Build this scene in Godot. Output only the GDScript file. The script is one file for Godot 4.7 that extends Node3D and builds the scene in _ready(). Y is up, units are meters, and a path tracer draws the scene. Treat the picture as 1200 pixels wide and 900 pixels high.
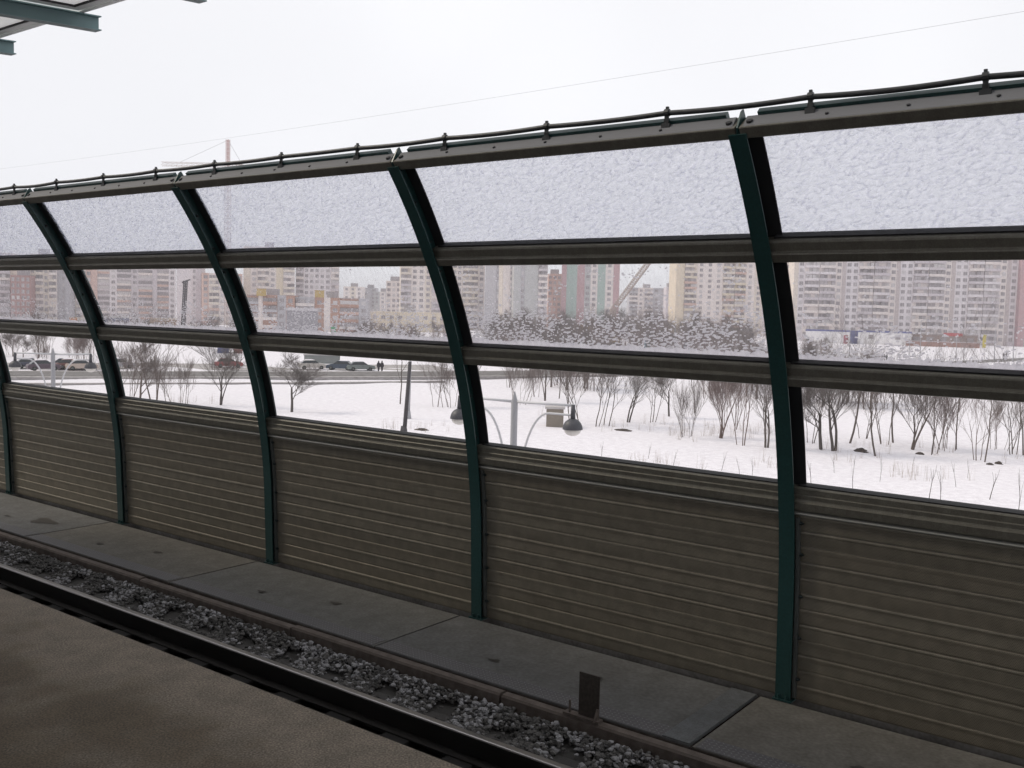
extends Node3D
# A viaduct station: a curved, glazed noise barrier beside the track, a snowy district of tower blocks behind it.
# Axes: x runs along the track, y is up (0 = top of the steel walkway plates), z points from the barrier to the platform.

const POST_X := -2.695          # centre of the post nearest the middle of the picture; posts stand every 3 m
const BAY := 3.0
const GROUND := -7.0
var M := {}
var used := {}
var rng := RandomNumberGenerator.new()

func _ready() -> void:
	rng.seed = 11
	# --- camera -------------------------------------------------------------------------------------------------
	var cam := Camera3D.new()
	cam.name = "camera"
	add_child(cam)
	cam.transform = Transform3D(Basis(Vector3(0.797237, 0.024367, -0.603175), Vector3(-0.064058, 0.996958, -0.044393), Vector3(0.600258, 0.074030, 0.796373)), Vector3(0.000, 2.899, 7.083))
	cam.fov = 42.629
	cam.near = 0.05
	cam.far = 9000.0
	cam.current = true
	# --- sky and light ------------------------------------------------------------------------------------------
	var sky_mat := ProceduralSkyMaterial.new()
	sky_mat.sky_top_color = Color(0.945, 0.945, 0.955)
	sky_mat.sky_horizon_color = Color(0.925, 0.93, 0.95)
	sky_mat.sky_curve = 0.35
	sky_mat.ground_horizon_color = Color(0.90, 0.90, 0.925)
	sky_mat.ground_bottom_color = Color(0.80, 0.80, 0.83)
	sky_mat.sun_angle_max = 0.0
	var cn := FastNoiseLite.new()      # soft, thin cloud
	cn.seed = 4
	cn.frequency = 0.006
	cn.fractal_octaves = 4
	var cover := cn.get_seamless_image(1024, 512)
	sky_mat.sky_cover = ImageTexture.create_from_image(cover)
	sky_mat.sky_cover_modulate = Color(1, 1, 1, 0.17)
	var sky := Sky.new()
	sky.sky_material = sky_mat
	var env := Environment.new()
	env.background_mode = Environment.BG_SKY
	env.sky = sky
	env.background_energy_multiplier = 0.87
	env.tonemap_mode = Environment.TONE_MAPPER_LINEAR
	env.tonemap_exposure = 1.25
	env.sdfgi_enabled = true
	env.ssao_enabled = true
	env.ssil_enabled = true
	env.fog_enabled = true
	env.fog_density = 0.0003
	env.fog_light_color = Color(0.95, 0.94, 0.96)
	var we := WorldEnvironment.new()
	we.name = "world_environment"
	we.environment = env
	add_child(we)
	var sun := DirectionalLight3D.new()
	sun.name = "sun"
	sun.light_energy = 0.5
	sun.light_angular_distance = 12.0
	sun.light_color = Color(1.0, 0.96, 0.90)
	sun.shadow_enabled = true
	add_child(sun)
	sun.look_at_from_position(Vector3.ZERO, -Vector3(-0.68, 0.67, 0.295))
	# --- the place ----------------------------------------------------------------------------------------------
	make_materials()
	build_ground()
	build_viaduct()
	build_track()
	build_walkway()
	build_barrier()
	build_canopy()
	build_city()
	build_nature()
	build_street()
	print("triangles ", tri_count)

# ================================================================================================================
# helpers
# ================================================================================================================
var tri_count := 0

func lin(r: float, g: float, b: float) -> Color:
	return Color(r, g, b).linear_to_srgb()

func mat(called: String, r: float, g: float, b: float, rough := 0.8, metal := 0.0) -> StandardMaterial3D:
	var m := StandardMaterial3D.new()
	m.resource_name = called
	m.albedo_color = lin(r, g, b)
	m.roughness = rough
	m.metallic = metal
	M[called] = m
	return m

func noise_image(size: int, freq: float, octaves: int, sd: int, kind := FastNoiseLite.TYPE_SIMPLEX_SMOOTH, ridged := false) -> Image:
	var n := FastNoiseLite.new()
	n.seed = sd
	n.noise_type = kind
	n.frequency = freq
	n.fractal_octaves = octaves
	n.fractal_type = FastNoiseLite.FRACTAL_RIDGED if ridged else FastNoiseLite.FRACTAL_FBM
	return n.get_seamless_image(size, size)

# A grey multiplier texture: layers of noise, each [image, strength], round a mean of 1 (kept below 1 by "top")
func tone_texture(size: int, layers: Array, tint_a: Color, tint_b: Color) -> ImageTexture:
	var img := Image.create(size, size, true, Image.FORMAT_RGB8)
	var datas: Array[PackedByteArray] = []
	var amp: Array[float] = []
	for l in layers:
		var im: Image = l[0]
		im.convert(Image.FORMAT_L8)
		datas.append(im.get_data())
		amp.append(l[1])
	var buf := PackedByteArray()
	buf.resize(size * size * 3)
	for i in size * size:
		var v := 0.5
		for k in datas.size():
			v += (float(datas[k][i]) / 255.0 - 0.5) * amp[k]
		v = clampf(v, 0.0, 1.0)
		var c := tint_a.lerp(tint_b, v)
		buf[i * 3] = int(c.r * 255.0)
		buf[i * 3 + 1] = int(c.g * 255.0)
		buf[i * 3 + 2] = int(c.b * 255.0)
	img = Image.create_from_data(size, size, false, Image.FORMAT_RGB8, buf)
	img.generate_mipmaps()
	return ImageTexture.create_from_image(img)

func bump_texture(im: Image, strength: float) -> ImageTexture:
	var b := im.duplicate() as Image
	b.convert(Image.FORMAT_RGBA8)
	b.bump_map_to_normal_map(strength)
	return ImageTexture.create_from_image(b)

func triplanar(m: StandardMaterial3D, metres: float, world := true) -> void:
	m.uv1_triplanar = true
	m.uv1_world_triplanar = world
	m.uv1_scale = Vector3.ONE / metres

func numbered(called: String, parent: Node) -> String:
	var key := str(parent.get_instance_id()) + "/" + called
	var n: int = used.get(key, 0)
	used[key] = n + 1
	return called if n == 0 else "%s_%03d" % [called, n]

func attach(node: Node3D, called: String, parent: Node) -> Node3D:
	node.name = numbered(called, parent)
	parent.add_child(node, true)
	return node

func tag(o: Node, label: String, category := "", group := "", kind := "") -> Node:
	if label: o.set_meta("label", label)
	if category: o.set_meta("category", category)
	if group: o.set_meta("group", group)
	if kind: o.set_meta("kind", kind)
	return o

func thing(called: String, at: Vector3, label: String, category: String, group := "") -> Node3D:
	var o := Node3D.new()
	attach(o, called, self)
	o.position = at
	tag(o, label, category, group)
	return o

func start(smooth := false) -> SurfaceTool:
	var st := SurfaceTool.new()
	st.begin(Mesh.PRIMITIVE_TRIANGLES)
	st.set_smooth_group(0 if smooth else -1)
	return st

func to_mesh(st: SurfaceTool) -> ArrayMesh:
	st.generate_normals()
	var m := st.commit()
	if m.get_surface_count() > 0:
		tri_count += m.surface_get_array_len(0) / 3
	return m

func inst(mesh: Mesh, material: Material, called: String, parent: Node) -> MeshInstance3D:
	var o := MeshInstance3D.new()
	o.mesh = mesh
	o.material_override = material
	attach(o, called, parent)
	return o

func obj(st: SurfaceTool, material: Material, called: String, parent: Node) -> MeshInstance3D:
	return inst(to_mesh(st), material, called, parent)

func tri(st: SurfaceTool, a: Vector3, b: Vector3, c: Vector3) -> void:
	st.add_vertex(a)
	st.add_vertex(b)
	st.add_vertex(c)

# a, b, c, d run clockwise as seen from the front
func quad(st: SurfaceTool, a: Vector3, b: Vector3, c: Vector3, d: Vector3) -> void:
	tri(st, a, b, c)
	tri(st, a, c, d)

# eight corners: bottom ring then top ring, both counter-clockwise seen from above
func hexa(st: SurfaceTool, p: Array) -> void:
	quad(st, p[4], p[7], p[6], p[5])
	quad(st, p[0], p[1], p[2], p[3])
	for i in 4:
		var j := (i + 1) % 4
		quad(st, p[i], p[i + 4], p[j + 4], p[j])

func box(st: SurfaceTool, lo: Vector3, hi: Vector3) -> void:
	hexa(st, [Vector3(lo.x, lo.y, hi.z), Vector3(hi.x, lo.y, hi.z), Vector3(hi.x, lo.y, lo.z), Vector3(lo.x, lo.y, lo.z),
		Vector3(lo.x, hi.y, hi.z), Vector3(hi.x, hi.y, hi.z), Vector3(hi.x, hi.y, lo.z), Vector3(lo.x, hi.y, lo.z)])

func tube(st: SurfaceTool, a: Vector3, b: Vector3, r0: float, r1: float, n := 6, caps := false) -> void:
	var d := b - a
	if d.length() < 1e-5: return
	d = d.normalized()
	var side := d.cross(Vector3.UP if absf(d.y) < 0.9 else Vector3.RIGHT).normalized()
	var up := side.cross(d)
	for i in n:
		var t0 := TAU * i / n
		var t1 := TAU * (i + 1) / n
		var e0 := side * cos(t0) + up * sin(t0)
		var e1 := side * cos(t1) + up * sin(t1)
		quad(st, a + e0 * r0, b + e0 * r1, b + e1 * r1, a + e1 * r0)
		if caps:
			tri(st, b, b + e1 * r1, b + e0 * r1)
			tri(st, a, a + e0 * r0, a + e1 * r0)

# polygon in a plane (u, v) swept along x from x0 to x1; f turns (u, v) into (y, z)
func extrude_x(st: SurfaceTool, poly: PackedVector2Array, x0: float, x1: float, caps := true) -> void:
	var n := poly.size()
	for i in n:
		var p := poly[i]
		var q := poly[(i + 1) % n]
		quad(st, Vector3(x0, p.x, p.y), Vector3(x0, q.x, q.y), Vector3(x1, q.x, q.y), Vector3(x1, p.x, p.y))
	if caps:
		var t := Geometry2D.triangulate_polygon(poly)
		for i in range(0, t.size(), 3):
			var a := poly[t[i]]
			var b := poly[t[i + 1]]
			var c := poly[t[i + 2]]
			tri(st, Vector3(x1, a.x, a.y), Vector3(x1, b.x, b.y), Vector3(x1, c.x, c.y))
			tri(st, Vector3(x0, a.x, a.y), Vector3(x0, c.x, c.y), Vector3(x0, b.x, b.y))

# the barrier's curve: height -> (y, z) at an offset o outwards from the front of the posts
func bend(h: float) -> float:
	var t := clampf(h - 0.7944, 0.0, 5.4)
	return atan(0.0378 + t / sqrt(5.4834 * 5.4834 - t * t))

func arc(h: float, o: float) -> Vector2:
	var t := clampf(h - 0.7944, 0.0, 5.4)
	var z := 0.0378 * h + 5.4834 - sqrt(5.4834 * 5.4834 - t * t)
	var a := bend(h)
	return Vector2(h + o * sin(a), z - o * cos(a))

# a profile given as (offset outwards, distance along the curve) round a height h0
func local_poly(h0: float, pts: Array) -> PackedVector2Array:
	var a := bend(h0)
	var c := arc(h0, 0.0)
	var out := PackedVector2Array()
	for p in pts:
		out.append(Vector2(c.x + p[0] * sin(a) + p[1] * cos(a), c.y - p[0] * cos(a) + p[1] * sin(a)))
	return out

# a strip that follows the curve: x0..x1 wide, from offset o0 to o1, heights h0..h1
func sweep(st: SurfaceTool, x0: float, x1: float, o0: float, o1: float, h0: float, h1: float, n: int) -> void:
	for i in n:
		var ha := lerpf(h0, h1, float(i) / n)
		var hb := lerpf(h0, h1, float(i + 1) / n)
		var fa := arc(ha, o0)
		var fb := arc(hb, o0)
		var ba := arc(ha, o1)
		var bb := arc(hb, o1)
		quad(st, Vector3(x0, fa.x, fa.y), Vector3(x0, fb.x, fb.y), Vector3(x1, fb.x, fb.y), Vector3(x1, fa.x, fa.y))
		quad(st, Vector3(x1, ba.x, ba.y), Vector3(x1, bb.x, bb.y), Vector3(x0, bb.x, bb.y), Vector3(x0, ba.x, ba.y))
		quad(st, Vector3(x1, fa.x, fa.y), Vector3(x1, fb.x, fb.y), Vector3(x1, bb.x, bb.y), Vector3(x1, ba.x, ba.y))
		quad(st, Vector3(x0, ba.x, ba.y), Vector3(x0, bb.x, bb.y), Vector3(x0, fb.x, fb.y), Vector3(x0, fa.x, fa.y))
		if i == 0:
			quad(st, Vector3(x0, fa.x, fa.y), Vector3(x1, fa.x, fa.y), Vector3(x1, ba.x, ba.y), Vector3(x0, ba.x, ba.y))
		if i == n - 1:
			quad(st, Vector3(x0, bb.x, bb.y), Vector3(x1, bb.x, bb.y), Vector3(x1, fb.x, fb.y), Vector3(x0, fb.x, fb.y))

# ================================================================================================================
# materials
# ================================================================================================================
func make_materials() -> void:
	var fine := noise_image(512, 0.12, 3, 3)
	var coarse := noise_image(512, 0.012, 4, 7)
	var mid := noise_image(512, 0.035, 4, 9)
	var grain := tone_texture(512, [[fine.duplicate(), 0.9], [mid.duplicate(), 0.7]], Color(0.72, 0.72, 0.72), Color(1, 1, 1))
	var blotch := tone_texture(512, [[coarse.duplicate(), 0.9], [fine.duplicate(), 0.6]], Color(0.72, 0.71, 0.70), Color(1, 1, 1))
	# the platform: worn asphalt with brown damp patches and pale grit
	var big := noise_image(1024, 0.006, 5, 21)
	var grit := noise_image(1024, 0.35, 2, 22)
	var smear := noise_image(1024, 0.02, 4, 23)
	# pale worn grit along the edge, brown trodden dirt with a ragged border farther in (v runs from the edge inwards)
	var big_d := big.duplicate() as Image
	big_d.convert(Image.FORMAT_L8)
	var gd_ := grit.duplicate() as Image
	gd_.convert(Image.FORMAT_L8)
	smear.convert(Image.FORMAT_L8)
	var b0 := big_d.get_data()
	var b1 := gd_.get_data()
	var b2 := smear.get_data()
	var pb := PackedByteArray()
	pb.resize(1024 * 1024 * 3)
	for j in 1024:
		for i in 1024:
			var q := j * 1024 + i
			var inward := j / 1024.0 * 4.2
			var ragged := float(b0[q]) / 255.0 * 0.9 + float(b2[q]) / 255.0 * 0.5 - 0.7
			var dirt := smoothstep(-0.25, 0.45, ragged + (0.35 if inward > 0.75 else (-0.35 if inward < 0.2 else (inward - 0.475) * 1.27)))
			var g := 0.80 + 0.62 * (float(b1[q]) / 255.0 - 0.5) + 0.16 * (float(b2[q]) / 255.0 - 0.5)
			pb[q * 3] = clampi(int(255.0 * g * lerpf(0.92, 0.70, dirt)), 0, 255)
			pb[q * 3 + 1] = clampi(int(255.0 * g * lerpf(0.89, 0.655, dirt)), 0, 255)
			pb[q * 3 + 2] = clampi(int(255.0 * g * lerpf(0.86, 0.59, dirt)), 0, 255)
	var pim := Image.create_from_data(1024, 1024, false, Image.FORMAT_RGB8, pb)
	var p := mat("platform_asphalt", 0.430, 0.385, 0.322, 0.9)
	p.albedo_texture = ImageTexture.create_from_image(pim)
	p = mat("concrete", 0.30, 0.29, 0.28, 0.9)
	p.albedo_texture = blotch
	triplanar(p, 2.5)
	# steel tread plates: rows of little raised lozenges under a film of dust
	var tread := Image.create(256, 256, false, Image.FORMAT_L8)
	tread.fill(Color(0.35, 0.35, 0.35))
	for j in 8:
		for i in 8:
			var cx := i * 32 + 16
			var cy := j * 32 + 16
			var s := 1.0 if (i + j) % 2 == 0 else -1.0
			for k in range(-11, 12):
				var w := int(3.5 * (1.0 - absf(k) / 12.0)) + 1
				for q in range(-w, w + 1):
					tread.set_pixel((cx + int((k + s * q) * 0.7) + 256) % 256, (cy + int((s * k - q) * 0.7) + 256) % 256, Color(0.85, 0.85, 0.85))
	var dust := tone_texture(512, [[coarse.duplicate(), 0.6], [mid.duplicate(), 0.5], [fine.duplicate(), 0.9]], Color(0.78, 0.77, 0.76), Color(1, 1, 1))
	for k in 3:
		p = mat("tread_%d" % k, [0.195, 0.205, 0.178][k], [0.195, 0.196, 0.180][k], [0.185, 0.176, 0.178][k], 0.66, 0.15)
		p.albedo_texture = dust
		triplanar(p, 2.1 + 0.4 * k)
	p = mat("tread_glint", 0.32, 0.315, 0.32, 0.5, 0.3)  # kerb-side tread strip; glints off its lozenges are painted as a paler colour
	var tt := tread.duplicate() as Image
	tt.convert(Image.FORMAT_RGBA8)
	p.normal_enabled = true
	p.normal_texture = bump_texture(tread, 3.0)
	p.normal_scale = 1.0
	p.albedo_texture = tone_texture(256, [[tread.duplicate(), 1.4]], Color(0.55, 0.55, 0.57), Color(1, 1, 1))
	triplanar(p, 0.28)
	p = mat("cover_strip", 0.22, 0.235, 0.25, 0.5, 0.4)
	p.albedo_texture = dust
	triplanar(p, 1.1)
	p = mat("rust", 0.165, 0.135, 0.118, 0.85)
	p.albedo_texture = blotch
	triplanar(p, 0.7)
	p = mat("stain", 0.05, 0.045, 0.04, 0.55)
	p = mat("rail_side", 0.035, 0.03, 0.027, 0.8)
	p.albedo_texture = grain
	triplanar(p, 0.3)
	mat("rail_head", 0.42, 0.40, 0.39, 0.28, 1.0)
	p = mat("sleeper", 0.035, 0.033, 0.031, 0.9)
	p.albedo_texture = grain
	triplanar(p, 0.6)
	p = mat("ballast_bed", 0.10, 0.095, 0.09, 0.95)
	p.albedo_texture = grain
	triplanar(p, 0.25)
	p = mat("stone", 1, 1, 1, 0.95)
	p.vertex_color_use_as_albedo = true
	# the barrier
	p = mat("post_green", 0.014, 0.060, 0.058, 0.42)
	p.albedo_texture = grain
	triplanar(p, 0.5)
	mat("gasket", 0.012, 0.012, 0.014, 0.7)
	mat("cap_steel", 0.30, 0.295, 0.27, 0.45, 0.4)
	p = mat("clamp_steel", 0.12, 0.13, 0.125, 0.5, 0.5)
	p = mat("bolt_dark", 0.02, 0.03, 0.03, 0.5, 0.3)
	p = mat("rail_alu", 0.185, 0.176, 0.148, 0.42, 0.35)
	p.albedo_texture = dust
	triplanar(p, 0.8)
	p = mat("top_channel", 0.12, 0.122, 0.13, 0.75)
	# perforated sheet: holes every centimetre, with dull smudges and water marks over them
	var smudge := noise_image(512, 0.010, 4, 51)
	smudge.convert(Image.FORMAT_L8)
	var sd_ := smudge.get_data()
	var pfb := PackedByteArray()
	pfb.resize(512 * 512 * 3)
	for j in 512:
		for i in 512:
			var fx := fposmod(i / 6.4 + 0.5 * (int(j / 6.4) % 2), 1.0) - 0.5
			var fy := fposmod(j / 6.4, 1.0) - 0.5
			var v := 0.60 if fx * fx + fy * fy < 0.08 else 1.0
			v *= 0.86 + 0.13 * (float(sd_[j * 512 + i]) / 255.0 - 0.5)
			for c in 3: pfb[(j * 512 + i) * 3 + c] = clampi(int(v * 255.0), 0, 255)
	var perf_tex := ImageTexture.create_from_image(Image.create_from_data(512, 512, false, Image.FORMAT_RGB8, pfb))
	for k in 3:
		p = mat("slat_%d" % k, [0.320, 0.300, 0.330][k], [0.284, 0.270, 0.297][k], [0.222, 0.214, 0.234][k], 0.42, 0.4)
		p.albedo_texture = perf_tex
		triplanar(p, 0.8)
	p = mat("pane", 0.75, 0.77, 0.78, 0.05)
	p.albedo_color.a = 0.035
	p.transparency = BaseMaterial3D.TRANSPARENCY_ALPHA
	# wet snow lying on the outside of the sloping panes: denser creases in a thin, light-passing sheet
	var wr := noise_image(1024, 0.012, 3, 31, FastNoiseLite.TYPE_SIMPLEX_SMOOTH, true)
	var wf := noise_image(1024, 0.05, 3, 33, FastNoiseLite.TYPE_SIMPLEX_SMOOTH, false)
	wr.convert(Image.FORMAT_L8)
	wf.convert(Image.FORMAT_L8)
	var da := wr.get_data()
	var db := wf.get_data()
	var buf := PackedByteArray()
	buf.resize(1024 * 1024 * 4)
	for i in 1024 * 1024:
		var ridge := smoothstep(0.60, 0.92, float(da[i]) / 255.0)
		var soft := float(db[i]) / 255.0
		buf[i * 4] = 250
		buf[i * 4 + 1] = 250
		buf[i * 4 + 2] = 255
		buf[i * 4 + 3] = int(255.0 * clampf(0.52 + 0.26 * ridge + 0.22 * (soft - 0.4), 0.25, 1.0))
	var snow_im := Image.create_from_data(1024, 1024, false, Image.FORMAT_RGBA8, buf)
	snow_im.generate_mipmaps()
	p = mat("snow_sheet", 0.86, 0.875, 0.965, 0.9)
	p.albedo_texture = ImageTexture.create_from_image(snow_im)
	p.transparency = BaseMaterial3D.TRANSPARENCY_ALPHA
	p.backlight_enabled = true
	p.backlight = Color(1.0, 1.0, 1.0)
	# thin melting slush on the middle panes, running down in streaks
	var film_a := noise_image(512, 0.03, 4, 35)
	film_a.convert(Image.FORMAT_L8)
	var fd := film_a.get_data()
	var fb := PackedByteArray()
	fb.resize(512 * 512 * 4)
	for i in 512 * 512:
		fb[i * 4] = 250
		fb[i * 4 + 1] = 248
		fb[i * 4 + 2] = 252
		fb[i * 4 + 3] = int(255.0 * clampf(0.12 + 0.22 * (float(fd[i]) / 255.0 - 0.45), 0.03, 0.4))
	p = mat("slush_film", 0.88, 0.87, 0.90, 0.9)
	p.albedo_texture = ImageTexture.create_from_image(Image.create_from_data(512, 512, false, Image.FORMAT_RGBA8, fb))
	p.transparency = BaseMaterial3D.TRANSPARENCY_ALPHA
	p.backlight_enabled = true
	p.backlight = Color(1, 1, 1)
	p = mat("snow_lump", 0.88, 0.86, 0.89, 0.9)
	p.backlight_enabled = true
	p.backlight = Color(1.0, 0.98, 1.0)
	# canopy
	p = mat("canopy_steel", 0.13, 0.21, 0.22, 0.5)
	p = mat("canopy_frame", 0.75, 0.78, 0.77, 0.5)
	p = mat("canopy_sheet", 0.30, 0.31, 0.31, 0.6)
	p = mat("frosted_pane", 0.78, 0.80, 0.82, 0.6)
	p.backlight_enabled = true
	p.backlight = Color(1, 1, 1)
	# ground and nature
	p = mat("snow_ground", 0.835, 0.82, 0.86, 0.9)
	p.albedo_texture = tone_texture(512, [[mid.duplicate(), 0.8], [fine.duplicate(), 0.5]], Color(0.88, 0.87, 0.88), Color(1, 1, 1))
	triplanar(p, 14.0)
	p = mat("road", 0.20, 0.19, 0.19, 0.85)
	p.albedo_texture = blotch
	triplanar(p, 9.0)
	p = mat("slush", 0.45, 0.43, 0.43, 0.9)
	p.albedo_texture = blotch
	triplanar(p, 6.0)
	p = mat("soil", 0.075, 0.058, 0.05, 0.95)
	p.albedo_texture = grain
	triplanar(p, 0.8)
	for k in 4:
		mat("bark_%d" % k, [0.11, 0.13, 0.145, 0.085][k], [0.09, 0.102, 0.105, 0.073][k], [0.08, 0.088, 0.092, 0.067][k], 0.95)
		mat("twig_%d" % k, [0.17, 0.185, 0.20, 0.15][k], [0.145, 0.155, 0.155, 0.132][k], [0.135, 0.145, 0.148, 0.125][k], 0.95)
	mat("weed", 0.30, 0.24, 0.20, 0.95)
	# street and city
	p = mat("pole_grey", 0.33, 0.33, 0.35, 0.6)
	p = mat("lamp_arm", 0.55, 0.55, 0.57, 0.5)
	p = mat("lamp_dome", 0.05, 0.05, 0.06, 0.5)
	p = mat("lamp_glass", 0.62, 0.60, 0.56, 0.25)
	p = mat("wood_pole", 0.06, 0.055, 0.06, 0.95)
	p = mat("wood", 0.20, 0.17, 0.14, 0.95)
	p.albedo_texture = grain
	triplanar(p, 0.8)
	mat("cable", 0.012, 0.014, 0.016, 0.5)
	mat("wire", 0.30, 0.30, 0.32, 0.6)
	mat("glass_dark", 0.28, 0.255, 0.26, 0.3)
	mat("glass_mid", 0.40, 0.365, 0.37, 0.35)
	mat("glass_light", 0.54, 0.51, 0.51, 0.4)
	mat("tyre", 0.02, 0.02, 0.02, 0.8)
	mat("car_glass", 0.03, 0.035, 0.04, 0.1)
	mat("sign_plate", 0.085, 0.07, 0.06, 0.6, 0.2).albedo_texture = blotch
	triplanar(M["sign_plate"], 0.25)

func paint(r: float, g: float, b: float, rough := 0.85) -> StandardMaterial3D:
	var key := "paint_%.3f_%.3f_%.3f" % [r, g, b]
	if not M.has(key):
		var m := mat(key, r, g, b, rough)
		m.albedo_texture = M["snow_ground"].albedo_texture
		triplanar(m, 23.0)
	return M[key]

# ================================================================================================================
# ground, viaduct, track, walkway
# ================================================================================================================
func hill(x: float, z: float) -> float:
	return 0.0

func build_ground() -> void:
	# one sheet to the horizon; the snow near the viaduct is gently uneven
	var n := FastNoiseLite.new()
	n.seed = 5
	n.frequency = 0.035
	n.fractal_octaves = 4
	var xs: Array[float] = []
	var zs: Array[float] = []
	var v := -3500.0
	while v < 3500.0:
		xs.append(v)
		v += 1.6 if v > -125.0 and v < 15.0 else (12.0 if v > -420.0 and v < 120.0 else 220.0)
	v = -4200.0
	while v < 900.0:
		zs.append(v)
		v += 1.6 if v > -125.0 and v < -28.0 else (12.0 if v > -420.0 and v < 40.0 else 220.0)
	var verts := PackedVector3Array()
	var nor := PackedVector3Array()
	var idx := PackedInt32Array()
	var w := zs.size()
	for x in xs:
		for z in zs:
			var near := 1.0 if absf(x + 55.0) < 75.0 and absf(z + 76.0) < 54.0 else 0.0
			var hgt := (n.get_noise_2d(x, z) * 0.28 + n.get_noise_2d(x * 4.0 + 99.0, z * 4.0) * 0.09) * near
			verts.append(Vector3(x, GROUND + hgt, z))
	for i in xs.size():
		for j in w:
			var a := verts[maxi(i - 1, 0) * w + j]
			var b := verts[mini(i + 1, xs.size() - 1) * w + j]
			var c := verts[i * w + maxi(j - 1, 0)]
			var d := verts[i * w + mini(j + 1, w - 1)]
			nor.append((d - c).cross(b - a).normalized())
	for i in xs.size() - 1:
		for j in w - 1:
			var a := i * w + j
			idx.append_array([a, a + w, a + 1, a + 1, a + w, a + w + 1])
	var g := grid_mesh(verts, nor, idx)
	var o := inst(g, M["snow_ground"], "ground", self)
	tag(o, "", "", "", "structure")
	# the road that crosses the snowfield, with slush along both edges
	var line: Array = [[-136.4, -42.2], [-127.4, -53.5], [-118.5, -65.9], [-110.2, -80.2], [-100.5, -95.3], [-91.0, -113.5], [-81.7, -139.6], [-72.4, -168.2], [-64.3, -197.5]]
	road_strip(line, 12.0, 0.34, M["slush"], "road_verge")
	road_strip(line, 8.6, 0.38, M["road"], "road")
	road_strip([[-119.7, -40.4], [-109.6, -54.9], [-101.8, -67.1], [-93.9, -80.9], [-87.7, -93.9]], 1.1, 0.20, M["slush"], "footpath")
	var path: Array = [[-64.8, -193.8], [-62.0, -219.7], [-57.9, -248.4], [-51.0, -296.1], [-39.2, -378.8]]
	road_strip(path, 7.0, 0.05, M["road"], "road")
	var yard: Array = [[-149.9, -57.0], [-141.1, -72.7], [-130.2, -87.7], [-116.3, -107.5], [-109.6, -119.0]]
	road_strip(yard, 16.0, 0.045, M["slush"], "car_park")

func grid_mesh(verts: PackedVector3Array, nor: PackedVector3Array, idx: PackedInt32Array, uv := PackedVector2Array()) -> ArrayMesh:
	var arr := []
	arr.resize(Mesh.ARRAY_MAX)
	arr[Mesh.ARRAY_VERTEX] = verts
	arr[Mesh.ARRAY_NORMAL] = nor
	if uv.size() > 0: arr[Mesh.ARRAY_TEX_UV] = uv
	arr[Mesh.ARRAY_INDEX] = idx
	var m := ArrayMesh.new()
	m.add_surface_from_arrays(Mesh.PRIMITIVE_TRIANGLES, arr)
	tri_count += idx.size() / 3
	return m

func road_strip(line: Array, width: float, lift: float, material: Material, called: String) -> void:
	var c := Curve3D.new()
	for p in line: c.add_point(Vector3(p[0], GROUND + lift, p[1]))
	var st := start()
	var n := 60
	var total := c.get_baked_length()
	var prev_l := Vector3.ZERO
	var prev_r := Vector3.ZERO
	for i in n + 1:
		var a := c.sample_baked(total * i / n)
		var b := c.sample_baked(minf(total * i / n + 1.0, total))
		var a0 := c.sample_baked(maxf(total * i / n - 1.0, 0.0))
		var side := (b - a0).normalized().cross(Vector3.UP)
		var l := a - side * width * 0.5
		var r := a + side * width * 0.5
		if i > 0:
			quad(st, prev_l, l, r, prev_r)
			quad(st, prev_r, r, r + Vector3(0, -0.6, 0), prev_r + Vector3(0, -0.6, 0))
			quad(st, l, prev_l, prev_l + Vector3(0, -0.6, 0), l + Vector3(0, -0.6, 0))
		prev_l = l
		prev_r = r
	tag(obj(st, material, called, self), "", "", "", "structure")

func build_viaduct() -> void:
	var d := Node3D.new()
	attach(d, "viaduct", self)
	tag(d, "concrete viaduct deck carrying the track and platform above the snow", "viaduct")
	var st := start()
	box(st, Vector3(-36, -1.5, -0.35), Vector3(18, -0.44, 14.2))
	obj(st, M["concrete"], "deck", d)
	for x in [-30.0, -12.0, 6.0]:
		st = start()
		box(st, Vector3(x - 0.9, GROUND - 0.4, 3.0), Vector3(x + 0.9, -1.5, 10.5))
		obj(st, M["concrete"], "pier", d)
	st = start()
	box(st, Vector3(-36, -0.44, -0.35), Vector3(18, -0.03, -0.18))
	obj(st, M["concrete"], "parapet", d)
	# platform
	var p := Node3D.new()
	attach(p, "platform", self)
	tag(p, "", "", "", "structure")
	st = start()
	var edge := PackedVector2Array([Vector2(0.82, 10.0), Vector2(0.82, 4.03), Vector2(0.985, 4.012), Vector2(0.996, 4.018), Vector2(0.998, 4.032), Vector2(0.998, 10.0)])
	extrude_x(st, edge, -36.0, 18.0)
	obj(st, M["concrete"], "platform_slab", p)
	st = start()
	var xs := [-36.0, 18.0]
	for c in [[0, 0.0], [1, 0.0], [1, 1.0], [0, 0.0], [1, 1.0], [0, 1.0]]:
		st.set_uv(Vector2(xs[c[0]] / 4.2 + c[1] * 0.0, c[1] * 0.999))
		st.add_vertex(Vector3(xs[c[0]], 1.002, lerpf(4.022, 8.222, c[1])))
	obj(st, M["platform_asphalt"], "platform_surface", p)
	st = start()
	box(st, Vector3(-36, -0.44, 4.7), Vector3(18, 0.82, 9.6))
	obj(st, M["concrete"], "platform_wall", p)

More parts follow.
